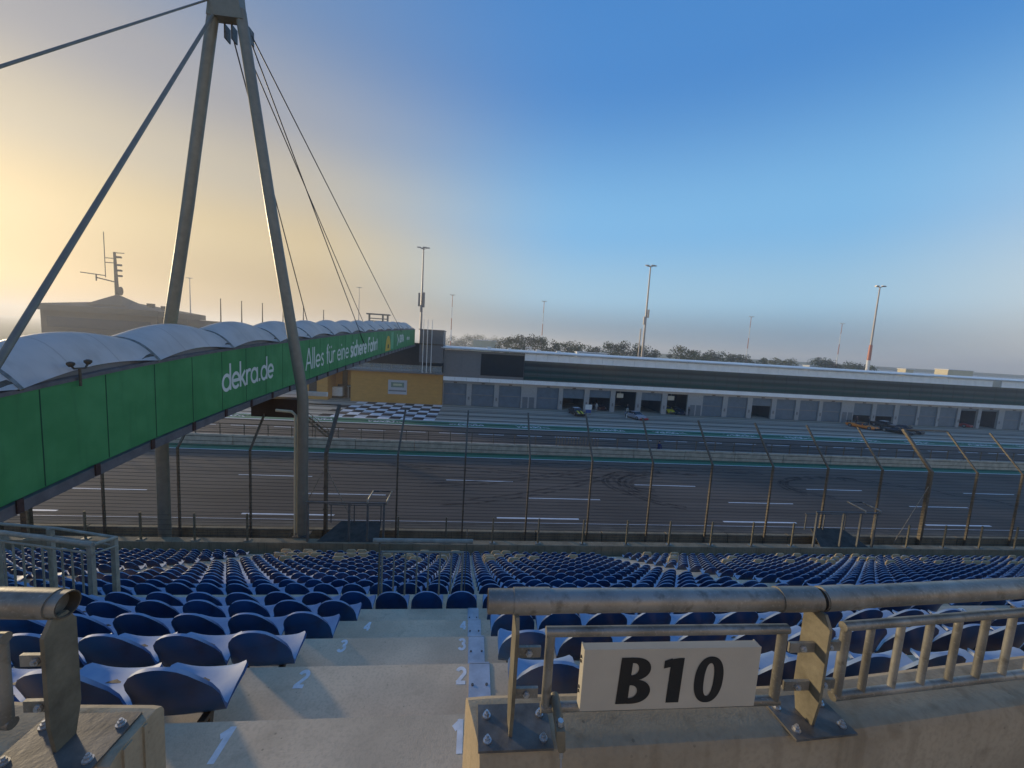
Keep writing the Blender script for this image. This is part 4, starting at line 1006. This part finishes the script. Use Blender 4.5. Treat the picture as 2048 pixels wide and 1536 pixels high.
# ------------------------------------------------------------------ cars
def car(name, label, loc, rz, paintm, kind='coupe', stripe=None, bumper=None, wing=False, L=4.5, W=1.9, H=1.22):
    t = local(name, label, 'car', loc, rz, 'cars standing at the garages')
    # front of the car points to -Y ; stations along Y: (y, z_low, z_belt, z_top, halfw_low, halfw_top)
    low = kind == 'proto'
    hb = .62 if low else .78; hh_ = 1.02 if low else H
    S = [(-L/2,.25,.50,.50,.70),( -L/2+.25,.16,.58,.60,.90),(-L/2+.9,.14,hb-.08,hb-.04,.96),(-L/2+1.35,.14,hb,hb+.04,.95),(-.1,.14,hb+.02,hb+.05,.94),(L/2-1.1,.14,hb+.06,hb+.09,.96),(L/2-.3,.16,hb+.04,hb+.07,.93),(L/2,.32,hb-.02,hb,.82)]
    rings = []
    for y, zl, zb, zt, hw in S:
        hw = hw*W/1.92
        rings.append([(-hw*.86,y,zl),(hw*.86,y,zl),(hw,y,zl+.16),(hw,y,zb-.08),(hw*.90,y,zb),(hw*.5,y,zt),(-hw*.5,y,zt),(-hw*.90,y,zb),(-hw,y,zb-.08),(-hw,y,zl+.16)])
    bd = MB().loft(rings, True, True).build('body', paintm, t, True, 38)
    cab0, cab1 = (-L/2+1.35, L/2-.75) if not low else (-.9, .9)
    gh = MB(); a = [(-.78,cab0,hb),(.78,cab0,hb),(.80,cab1,hb+.06),(-.80,cab1,hb+.06)]; b = [(-.55,cab0+.72,hh_),(.55,cab0+.72,hh_),(.52,cab1-.62,hh_-.04),(-.52,cab1-.62,hh_-.04)]
    gh.loft([a,b], True, True); gh.build('windows', M['winglass'], t, True, 20)
    rfm = MB(); rfm.loft([[(-.57,cab0+.70,hh_-.015),(.57,cab0+.70,hh_-.015),(.54,cab1-.60,hh_-.055),(-.54,cab1-.60,hh_-.055)],[(-.50,cab0+.80,hh_+.03),(.50,cab0+.80,hh_+.03),(.47,cab1-.68,hh_-.01),(-.47,cab1-.68,hh_-.01)]], True, True); rfm.build('roof', paintm if not stripe or kind != 'stripe' else M['white'], t, True, 40)
    for x in (-1,1):
        for y in (-L/2+.85, L/2-.85):
            wh = MB(); xw = x*(W/2-.10); wh.tube([(xw-.11,y,.31),(xw+.11,y,.31)], .31, 16); wo = wh.build('wheel', M['tyre'], t, True, 40)
            rm = MB(); rm.tube([(xw+x*.105,y,.31),(xw+x*.118,y,.31)], .20, 12); rm.build('rim', M['rim'], wo)
        hl = MB(); hl.loft([[(x*.55-.14,-L/2-.005,.50),(x*.55+.14,-L/2-.005,.50),(x*.55+.14,-L/2-.005,.56),(x*.55-.14,-L/2-.005,.56)],[(x*.62-.12,-L/2+.26,.60),(x*.62+.12,-L/2+.26,.60),(x*.62+.12,-L/2+.26,.64),(x*.62-.12,-L/2+.26,.64)]], True, True); hl.build('headlight', M['rim'], t)
        mr = MB(); mr.box(x*.92-.09,x*.92+.09,cab0+.45,cab0+.57,hb+.1,hb+.22); mr.build('mirror', paintm, t)
    if stripe:
        for x in (-.32,.32):
            s = MB(); w = .14
            pts = [(-L/2+.02,.535),(-L/2+.25,.622),(-L/2+.9,hb-.018),(-L/2+1.33,hb+.062)]
            for (y0,z0),(y1,z1) in zip(pts[:-1],pts[1:]): s.add([(x-w,y0,z0),(x+w,y0,z0),(x+w,y1,z1),(x-w,y1,z1)], [(0,1,2,3)])
            s.build('stripe', stripe, t)
    if bumper: 
        q = MB(); q.rbox(-.86,.86,-L/2-.09,-L/2+.12,.15,.45,.05); q.build('bumper', bumper, t)
    if wing:
        q = MB(); q.box(-.85,.85,L/2-.30,L/2+.02,hh_-.02,hh_+.03); q.box(-.62,-.56,L/2-.22,L/2-.08,hb,hh_-.02); q.box(.56,.62,L/2-.22,L/2-.08,hb,hh_-.02); q.build('rear_wing', M['tyre'], t)
    return t
P_blk = paint('black_paint', (.014,.016,.018), .35); P_sil = paint('silver_paint', (.36,.37,.42)); P_or = paint('orange_paint', (1.0,.28,.02)); P_drk = paint('dark_teal_paint', (.012,.022,.03)); P_red = paint('red_paint', (.38,.03,.025)); P_yel = paint('yellow_paint', (.85,.75,.05)); P_wht = paint('white_car_paint', (.6,.6,.6))
car('sports_car', 'black sports car with two yellow bonnet stripes and white roof in front of a garage', (18.35,66.6,.01), R(6), P_blk, 'stripe', P_yel)
car('sports_car', 'silver sports car with red front bumper beside a person in white trousers', (28.75,65.3,.01), R(16), P_sil, 'coupe', None, P_red)
car('race_car', 'low orange race car parked nose out by the right garages', (73.1,65.3,.01), R(17), P_or, 'proto', None, P_drk, True, 4.7, 1.95)
car('race_car', 'dark low race car parked nearest the green pit strip', (76.3,61.9,.01), R(24), P_drk, 'proto', None, None, True, 4.6, 1.95)
car('race_car', 'dark race car standing right of the other dark cars', (79.8,63.3,.01), R(22), paint('charcoal_paint', (.03,.03,.035)), 'coupe', None, P_drk, False, 4.5)
car('sports_car', 'dark car with white roof half hidden behind the dark race cars', (80.2,67.2,.01), R(10), P_drk, 'stripe', P_wht)
car('sports_car', 'dark car with yellow nose inside the open garage', (38.6,73.6,.012), R(10), P_yel, 'coupe', None, P_drk)
car('sports_car', 'dark blue car parked right of the yellow one in the open garage', (40.4,72.6,.012), R(-6), paint('navy_paint', (.012,.02,.05)), 'coupe', None, None)
car('sports_car', 'red tinted dark car inside the half open garage left of the silver car', (24.6,73.8,.012), R(5), paint('maroon_paint', (.07,.02,.02)), 'coupe')
car('sports_car', 'small red car in the far right open garage', (103.6,72.8,.012), R(20), P_red, 'coupe')
bo_ = thing('pit_board', 'white and blue panel standing beside the black sports car', 'board', (20.3,66.4,0))
q = MB(); q.box(19.8,21.0,66.4,66.5,1.0,1.9); q.build('white_half', M['white'], bo_)
q = MB(); q.box(19.9,20.9,66.41,66.49,.4,.99); q.build('blue_half', paint('board_blue', (.03,.08,.28), .5), bo_)
q = MB(); q.box(20.0,20.1,66.42,66.48,.0,.4); q.box(20.7,20.8,66.42,66.48,.0,.4); q.build('legs', M['galvdark'], bo_)
for x, lab in ((27.3,'white notice board inside the open garage behind the silver car'),(37.6,'white notice board inside the open garage with the yellow nosed car')):
    q = MB(); q.box(x,x+1.3,BY+.5,BY+.56,2.75,3.6); q.box(x+.6,x+.65,BY+.5,BY+.56,3.6,4.4); tag(q.build('hanging_board', M['signface']), lab, 'sign', 'boards inside the garages')

# ------------------------------------------------------------------ people (small in view)
def person(label, loc, rz, top, trouser, armup=0):
    t = local('person', label, 'person', loc, rz)
    J = [(0,0,.95),(0,0,1.2),(0,.0,1.43),(0,.0,1.53),(0,-.02,1.62),(0,-.015,1.74), (.10,0,.92),(.12,-.02,.50),(.13,.02,.09),(.14,-.12,.04), (-.10,0,.92),(-.12,.02,.50),(-.13,.04,.09),(-.14,-.10,.04),
         (.19,0,1.40),(.27,-.02,1.13),(.25,-.14,.92),(-.19,0,1.40),(-.27,.0,1.13),(-.26,-.08,.90)]
    if armup: J[15] = (.30,-.12,1.22); J[16] = (.22,-.34,1.25)
    E_ = [(0,1),(1,2),(2,3),(3,4),(4,5),(0,6),(6,7),(7,8),(8,9),(0,10),(10,11),(11,12),(12,13),(2,14),(14,15),(15,16),(2,17),(17,18),(18,19)]
    rad = [.14,.13,.12,.055,.085,.075,.09,.065,.05,.045,.09,.065,.05,.045,.06,.048,.04,.06,.048,.04]
    me = bpy.data.meshes.new('body'); me.from_pydata(J, E_, []); o = bpy.data.objects.new('body', me); C.objects.link(o); o.parent = t
    sm_ = o.modifiers.new('skin', 'SKIN')
    for i, r_ in enumerate(rad): me.skin_vertices[0].data[i].radius = (r_*1.15 if i in (0,1,2) else r_, r_*.8 if i in (0,1,2) else r_)
    me.skin_vertices[0].data[0].use_root = True
    ss_ = o.modifiers.new('smooth', 'SUBSURF'); ss_.levels = ss_.render_levels = 1
    m = mat('clothing', top, .8); nt, b = nodes(m)
    tc = nt.nodes.new('ShaderNodeTexCoord'); sp = nt.nodes.new('ShaderNodeSeparateXYZ'); nt.links.new(tc.outputs['Object'], sp.inputs[0])
    c = mixc(nt, math_(nt, 'GREATER_THAN', sp.outputs['Z'], .96), trouser, top)
    c = mixc(nt, math_(nt, 'GREATER_THAN', sp.outputs['Z'], 1.5), c, (.42,.26,.19)); c = mixc(nt, math_(nt, 'LESS_THAN', sp.outputs['Z'], .1), c, (.02,.02,.02))
    nt.links.new(c, b.inputs['Base Color']); me.materials.append(m)
    h = MB(); h.tube([(0,.02,1.66),(0,.02,1.74),(0,.015,1.80),(0,.01,1.825)], [.082,.096,.075,.02], 10); h.build('hair', M['hair'], t, True, 60)
    return t
person('person in pale overalls standing at the half open garage', (23.2,70.6,.01), R(20), (.38,.38,.36), (.36,.36,.34))
person('person in black top and white trousers standing at the open garage', (29.2,70.4,.01), R(-20), (.015,.015,.02), (.62,.62,.58))
person('person in dark top and white trousers beside the silver car', (26.7,64.4,.01), R(70), (.03,.035,.02), (.62,.62,.58), 1)
person('person in blue clothes behind the pit wall', (21.3,41.35,.01), R(0), (.015,.03,.14), (.015,.02,.08))
person('person in dark clothes at the right side of the garage with the blue car', (41.4,70.2,.01), R(30), (.02,.025,.03), (.02,.02,.03))
person('person in dark clothes behind the orange race car', (77.6,68.2,.01), R(60), (.02,.03,.04), (.015,.02,.025))
person('person in dark clothes and red cap stripe between the orange car and the garage', (75.6,68.8,.01), R(0), (.05,.02,.025), (.015,.02,.025))

# ------------------------------------------------------------------ masts
def light_mast(label, x, y, h, red=0, box=False, group='light masts behind the pit building'):
    t = thing('light_mast', label, 'light mast', (x,y,0), group)
    k = y/95
    if red:
        n = 6
        for i in range(n):
            z0, z1 = h*i/n, h*(i+1)/n; MB().tube([(x,y,z0),(x,y,z1)], [(.34-.2*i/n),(.34-.2*(i+1)/n)], 8).build('mast_section', M['redband'] if (i % 2 == red % 2) else M['white'], t, True)
    else: MB().tube([(x,y,0),(x,y,h)], [.40,.15], 10).build('mast', M['mast'], t, True)
    hm = MB()
    for dx, dy in ((-1.0,-.2),(1.0,-.2),(-.3,.5),(.35,-.6)): hm.tube([(x,y,h-.2),(x+dx*.8,y+dy,h+.1)], .06, 5); hm.box(x+dx-.42,x+dx+.42,y+dy-.25,y+dy+.25,h+.08,h+.26)
    hm.build('lamp_head', M['mast'], t)
    if box:
        b = MB(); b.rbox(x-.75,x-.35,y-.9,y-.3,h*.59,h*.685,.05); b.rbox(x+.3,x+.75,y-.9,y-.3,h*.585,h*.69,.05); b.rbox(x-.2,x+.3,y-1.1,y-.5,h*.55,h*.60,.05); b.build('antenna_box', M['panelgrey'], t)
    return t
light_mast('tall grey light mast with antenna boxes beside the end of the bridge', -13.5, 95, 32.8, 0, True)
lm2 = light_mast('tall grey light mast with a stub pole above the middle of the pit building', 42.0, 95, 33, 0, False)
q = MB(); q.tube([(40.9,94.8,0),(40.9,94.8,17.6)], .17, 8); q.box(41.3,41.75,94.4,94.8,18.6,20.6); q.box(42.2,42.55,94.4,94.8,20.4,22.4); q.build('antenna_pole', M['mast'], lm2)
light_mast('tall light mast with red and white painted foot on the right', 105.2, 95, 32.6, 0).name = 'light_mast'
for o in list(bpy.data.objects):
    pass
q = MB(); q.tube([(105.2,95,0),(105.2,95,13.2)], [.44,.41], 10); qq = q.build('foot_band', M['white']); q = MB(); q.tube([(105.2,95,13.2),(105.2,95,17.3)], [.425,.375], 10); q2 = q.build('red_band', M['redband'])
m3 = [o for o in bpy.data.objects if o.name.startswith('light_mast') and abs(o.location.x-105.2) < .1][0]
for o in (qq, q2):
    o.parent = m3; o.location = (-105.2,-95,0)
light_mast('faint hazy light mast left of the bridge pylon leg', -136.6, 200, 33.5)
light_mast('faint hazy light mast above the middle of the bridge roof', -58.9, 200, 34.8)
light_mast('faint hazy light mast right of the flagpoles', -13.3, 200, 34.4, 1)
light_mast('faint hazy light mast with striped foot above the left trees', 33.5, 200, 34.5, 1)
light_mast('red and white striped mast above the middle trees', 147.7, 200, 34.2, 1)
light_mast('red and white striped mast beside the lone round tree', 202, 200, 34, 1)

# ------------------------------------------------------------------ far things
cb_ = thing('control_tower', 'hazy brown control building with shallow pyramid roof behind the bridge', 'building', (-120,140,0))
MB().box(-141,-106,140,160,0,13.8).build('wall', M['farbuilding'], cb_)
MB().box(-142.5,-104.5,138.5,161,13.8,15.6).build('eaves', M['farroof'], cb_)
r = MB(); r.add([(-142.5,138.5,15.6),(-104.5,138.5,15.6),(-104.5,161,15.6),(-142.5,161,15.6),(-124.2,149,18.4),(-121.2,149,18.4)], [(0,1,5,4),(1,2,5),(2,3,4,5),(3,0,4)]); r.build('roof', M['farroof'], cb_)
r = MB(); r.add([(-128.5,141,16.6),(-117,141,16.6),(-117,152,16.6),(-128.5,152,16.6),(-122.8,146,20.6)], [(0,1,4),(1,2,4),(2,3,4),(3,0,4)]); r.build('roof_lantern', M['farroof'], cb_)
MB().box(-106,-98,142,160,0,13.6).build('side_wing', M['farbuilding'], cb_)
wi = MB(); wi.box(-139,-108,139.8,139.95,8.5,11.8); wi.build('window_band', M['winglass'], cb_)
for x, h in ((-113,18.2),(-108.5,17.6)): MB().box(x-.8,x+.8,146,147.6,15.5,h).build('chimney', M['farbuilding'], cb_)
an = thing('antenna_mast', 'lattice antenna mast with dish on the roof of the hazy control building', 'antenna', (-123,146,20))
MB().tube([(-122.9,146,19),(-123.2,146,34.6)], [.6,.35], 6).build('mast', M['farbuilding'], an, True)
q = MB(); q.tube([(-126.3,146,26),(-126.3,146,41)], .12, 5); q.tube([(-126.3,146,32.5),(-123,146,32.5)], .15, 5); q.tube([(-126.3,146,31),(-123,146,31)], .15, 5); q.tube([(-123,146,34.4),(-120.2,146,34.4)], .14, 5); q.tube([(-129.2,146,25.8),(-123,146,24.6)], .2, 5); q.tube([(-129.2,146,24.7),(-129.2,146,27)], .2, 5); q.tube([(-134,146,27.2),(-126.5,146,26.6)], .16, 5)
for z in (26.8,28.6,30.4,33): q.box(-122.8,-121.2,145.7,146.3,z-.3,z+.3)
q.build('aerials', M['farbuilding'], an)
d = MB(); d.tube([(-121.2,145.4,21.7),(-121.4,145.0,21.7),(-121.45,144.8,21.7)], [1.5,1.3,.3], 16); d.build('dish', M['farbuilding'], an, True)
gy = thing('starting_gantry', 'small dark framed gantry above the far bridge roof', 'gantry', (-27,110,0))
for x in (-29.6,-26.0,-24.7): MB().box(x-.2,x+.2,110,110.4,0,17.6).build('upright', M['gantry'], gy)
for z in (14.2,15.7,16.4): MB().box(-29.6,-24.7,110.05,110.35,z,z+.25).build('beam', M['gantry'], gy)
MB().box(-30.3,-24.1,109.6,110.8,17.5,17.85).build('cap', M['gantry'], gy)
for i in range(6):
    x = -72.6+5.6*i
    p = MB(); p.tube([(x,118,0),(x,118,19.4-.25*i)], [.28,.10], 6); p.tube([(x,118,19.4-.25*i),(x,118,19.6-.25*i)], .14, 6); p.box(x-.35,x+.35,117.65,118.35,0,.2)
    tag(p.build('paddock_pole', M['farbuilding'], None, True), '%s slim dark pole from the left in the row above the bridge roof' % ORD[i], 'pole', 'poles above the bridge roof')
def cabin(label, x, y, w, h, dd, m_, z=0, win=True):
    t = thing('site_cabin', label, 'cabin', (x,y,z), 'cabins behind the pit building')
    MB().rbox(x,x+w,y,y+dd,z,z+h,.05).build('body', m_, t); MB().box(x-.1,x+w+.1,y-.1,y+dd+.1,z+h,z+h+.18).build('roof', M['white'], t)
    if win:
        for i in range(int(w/2)): MB().box(x+.5+2*i,x+1.3+2*i,y-.03,y-.004,z+h*.45,z+h*.8).build('window', M['winglass'], t)
    return t
Mw = mat('pale_blue_cabin', (.42,.47,.52), .5, 0, .1, 1)
cabin('pale blue cabin with three dark windows left of the middle light mast', 29.6, 112, 9.2, 10.6, 3, Mw)
cabin('pale cabin right of the striped mast among the trees', 119, 128, 9.5, 10.4, 3, Mw)
cabin('long low pale cabin right of the bushy trees', 78.8, 112, 7.5, 10.1, 3, Mw, 0, False)
cabin('sunlit cream box hut above the right end of the pit building roof', 100.2+20.0, 88, 7.3, 11.9, 3, M['cream'], 0, False)
cabin('small sunlit cream hut right of the rightmost light mast', 100.2+8.0, 88, 2.2, 11.4, 2, M['cream'], 0, False)
cabin('pale yellow hut roof in the haze left of the trees', -1.5, 150, 9, 12.4, 6, M['cream'], 0, False)

# ------------------------------------------------------------------ trees
def tree(label, x, y, h, w, m_, seed):
    rr = random.Random(seed); t = thing('leafy_tree', label, 'tree', (x,y,0), 'trees behind the pit building')
    tr = MB(); tr.tube([(x,y,0),(x+rr.uniform(-.3,.3),y,h*.35),(x+rr.uniform(-.5,.5),y,h*.72)], [.38,.28,.10], 7)
    for _ in range(5):
        a = rr.uniform(0,6.28); z = h*rr.uniform(.3,.55); tr.tube([(x,y,z),(x+math.cos(a)*w*.3,y+math.sin(a)*w*.3,z+h*.22)], [.14,.05], 5)
    tr.build('trunk', M['trunk'], t, True)
    w *= 1.3; cl = []
    for _ in range(int(17+w*2.2)):
        a = rr.uniform(0,6.28); q = rr.random()**.5; zz = rr.random()
        prof = (math.sin(math.pi*min(1,.12+zz*.86)))**.6
        cl.append((x+math.cos(a)*w*.5*q*prof, y+math.sin(a)*w*.5*q*prof, h*(.24+.70*zz), rr.uniform(.10,.19)*w+.25))
    lf_ = MB()
    for cx, cy_, cz, r_ in cl:
        for _ in range(60):
            th = rr.uniform(0,6.28); cp = rr.uniform(-1,1); sp_ = math.sqrt(1-cp*cp); q = r_*rr.random()**.4
            p = Vector((cx+q*sp_*math.cos(th), cy_+q*sp_*math.sin(th), cz+q*cp*.85)); s = rr.uniform(.16,.36)
            u = Vector((rr.gauss(0,1),rr.gauss(0,1),rr.gauss(0,1))).normalized(); v = u.cross(Vector((rr.gauss(0,1),rr.gauss(0,1),rr.gauss(0,1)))).normalized()
            lf_.add([p-u*s, p+v*s*.6, p+u*s, p-v*s*.6], [(0,1,2,3)])
    lf_.build('crown', m_, t); return t
TL = [ # pixel column (of the 2048 frame), depth, height, width, material
 (905,270,14.4,14,'leafb'),(930,270,15.6,14,'leafb'),(958,265,16.4,15,'leafa'),(985,260,15.2,14,'leafb'),(1012,150,14.3,7,'leafb'),(1032,138,15.4,7,'leafa'),(1055,135,15.9,9,'leafc'),(1078,135,15.2,7,'leafa'),
 (1102,135,14.0,7,'leafc'),(1126,135,14.4,8,'leafa'),(1150,135,14.0,7,'leafb'),(1172,137,13.4,7,'leafa'),(1196,138,12.8,7,'leafc'),(1222,135,14.6,8,'leafa'),(1246,135,14.9,8,'leafc'),(1270,135,14.6,8,'leafa'),(1293,135,13.9,8,'leafc'),(1312,135,12.9,6,'leafc'),
 (1343,160,12.6,3,'leafc'),(1366,120,14.9,7,'leafb'),(1383,120,14.0,6,'leafa'),(1405,135,13.9,8,'leafa'),(1424,135,13.8,7,'leafc'),(1446,137,13.4,8,'leafa'),(1468,137,13.2,7,'leafb'),(1488,137,13.0,7,'leafa'),(1508,137,12.4,7,'leafc'),(1530,140,12.6,4,'leafa'),(1558,145,12.9,7,'leafb'),(1583,145,13.1,7,'leafb'),
 (1648,128,13.6,9,'leafc'),(1668,128,12.8,6,'leafc'),(1702,135,12.5,8,'leafa'),(1722,135,12.3,7,'leafc'),(1745,140,11.8,6,'leafa')]
names = ['hazy','tall','broad','low','dense','loose']
for i, (px, Y, h, w, m_) in enumerate(TL):
    d = vf+(px-1024)/FPX*vr-(690-768)/FPX*vu; x = d.x/d.y*Y
    lab = '%s %s tree, %s from the left behind the pit building roof' % ({'leafa':'mid green','leafb':'olive green','leafc':'dark green'}[m_], 'hazy' if px < 1000 else ('round' if w >= 8 else 'slim'), ORD[i] if i < 30 else ['last but four','last but three','last but two','last but one','last'][i-30])
    tree(lab, round(x,2), Y, h, w, M[m_], 100+i)

# ------------------------------------------------------------------ world, haze, sun, camera
SKYS, FOGD = 1.05, .00135
SUN = Vector((-.80, .60, .145)).normalized()
elev = math.asin(SUN.z); az = math.atan2(SUN.x, SUN.y)
w = bpy.data.worlds.new('World'); scene.world = w; w.use_nodes = True; nt = w.node_tree
bg = nt.nodes['Background']; sky = nt.nodes.new('ShaderNodeTexSky'); sky.sky_type = 'NISHITA'; sky.sun_disc = False
sky.sun_elevation = elev; sky.sun_rotation = az; sky.altitude = 100; sky.air_density = 1.0; sky.dust_density = 2.2; sky.ozone_density = 2.5
tc = nt.nodes.new('ShaderNodeTexCoord')
nv = nt.nodes.new('ShaderNodeVectorMath'); nv.operation = 'NORMALIZE'; nt.links.new(tc.outputs['Generated'], nv.inputs[0])
dt = nt.nodes.new('ShaderNodeVectorMath'); dt.operation = 'DOT_PRODUCT'; nt.links.new(nv.outputs[0], dt.inputs[0]); dt.inputs[1].default_value = SUN
sep = nt.nodes.new('ShaderNodeSeparateXYZ'); nt.links.new(nv.outputs[0], sep.inputs[0])
def ramp(fac, stops):
    r = nt.nodes.new('ShaderNodeValToRGB'); cr = r.color_ramp; cr.interpolation = 'B_SPLINE' if len(stops) > 9 else 'EASE'
    while len(cr.elements) < len(stops): cr.elements.new(.5)
    for e, (p, c) in zip(cr.elements, stops): e.position = p; e.color = (*c, 1)
    nt.links.new(fac, r.inputs['Fac']); return r.outputs['Color']
Zc = sep.outputs['Z']
clear = ramp(Zc, [(0,(.13,.215,.32)),(.035,(.185,.31,.44)),(.13,(.33,.58,.79)),(.28,(.21,.50,.83)),(.55,(.075,.265,.64)),(1,(.035,.14,.44))])
warm = ramp(Zc, [(0,(.34,.235,.12)),(.08,(.49,.36,.19)),(.19,(.64,.50,.28)),(.30,(.53,.47,.37)),(.42,(.36,.36,.39)),(.58,(.22,.28,.39)),(.75,(.14,.22,.40)),(1,(.1,.18,.4))])
wf = math_(nt, 'POWER', sstep(nt, dt.outputs['Value'], .36, 1.04), 1.15)
wf = math_(nt, 'MULTIPLY', wf, math_(nt, 'SUBTRACT', 1.0, math_(nt, 'MULTIPLY', sstep(nt, Zc, .25, .9), .55)))
air = mixc(nt, math_(nt, 'MINIMUM', math_(nt, 'MULTIPLY', wf, 1.25), 1.0), clear, warm)
core = math_(nt, 'MULTIPLY', math_(nt, 'POWER', math_(nt, 'MAXIMUM', dt.outputs['Value'], 0), 26), .10)
ad = nt.nodes.new('ShaderNodeMix'); ad.data_type = 'RGBA'; ad.blend_type = 'ADD'; ad.inputs[7].default_value = (1.0,.72,.30,1)
nt.links.new(core, ad.inputs[0]); nt.links.new(air, ad.inputs[6])
# morning haze in front of the physical sky: the Nishita sky shows through by about a tenth
sc_ = nt.nodes.new('ShaderNodeMix'); sc_.data_type = 'RGBA'; sc_.blend_type = 'MULTIPLY'; sc_.inputs[0].default_value = 1; sc_.inputs[7].default_value = (.1,.1,.1,1)
nt.links.new(sky.outputs[0], sc_.inputs[6])
anti = math_(nt, 'MULTIPLY', sstep(nt, math_(nt, 'MULTIPLY', dt.outputs['Value'], -1.0), .05, .75), math_(nt, 'SUBTRACT', 1.0, sstep(nt, Zc, .02, .55)))
sky_fill = mixc(nt, math_(nt, 'MULTIPLY', anti, .9), ad.outputs[2], (1.05,.92,.74))  # unseen sky behind the camera brightened as warm fill for camera-facing surfaces
skyc = mixc(nt, .88, sc_.outputs[2], sky_fill)
nt.links.new(skyc, bg.inputs['Color']); bg.inputs['Strength'].default_value = SKYS
# low morning mist over the circuit and the paddock
fm_ = bpy.data.materials.new('morning_mist'); fm_.use_nodes = True; fnt = fm_.node_tree; fnt.nodes.remove(fnt.nodes['Principled BSDF'])
vs_ = fnt.nodes.new('ShaderNodeVolumeScatter'); vs_.inputs['Density'].default_value = FOGD; vs_.inputs['Anisotropy'].default_value = .35; vs_.inputs['Color'].default_value = (.86,.88,.92,1)
fnt.links.new(vs_.outputs[0], fnt.nodes['Material Output'].inputs['Volume'])
mist = MB().box(-1800,1800,26,2600,-.5,42).build('mist', fm_); mist['kind'] = 'structure'

sd = bpy.data.lights.new('sun', 'SUN'); sd.energy = 3.7; sd.angle = R(3); sd.color = (1.0,.80,.52)
so = bpy.data.objects.new('sun', sd); C.objects.link(so); so.rotation_euler = (-SUN).to_track_quat('-Z','Y').to_euler()

cam = bpy.data.cameras.new('camera'); co = bpy.data.objects.new('camera', cam); C.objects.link(co)
cam.sensor_width = 36; cam.lens = 36*FPX/2048; cam.clip_start = .05; cam.clip_end = 9000
mw = Matrix((( vr.x, vu.x, -vf.x, 0),(vr.y, vu.y, -vf.y, 0),(vr.z, vu.z, -vf.z, CAMZ),(0,0,0,1)))
co.matrix_world = mw; scene.camera = co
scene.view_settings.view_transform = 'Standard'; scene.view_settings.look = 'None'; scene.view_settings.exposure = 0; scene.view_settings.gamma = 1
scene.render.engine = 'CYCLES'
cy_ = scene.cycles; cy_.use_denoising = True; cy_.max_bounces = 8; cy_.volume_bounces = 1; cy_.transparent_max_bounces = 16; cy_.sample_clamp_indirect = 6
for o in bpy.data.objects:
    if '_w' in o: del o['_w']
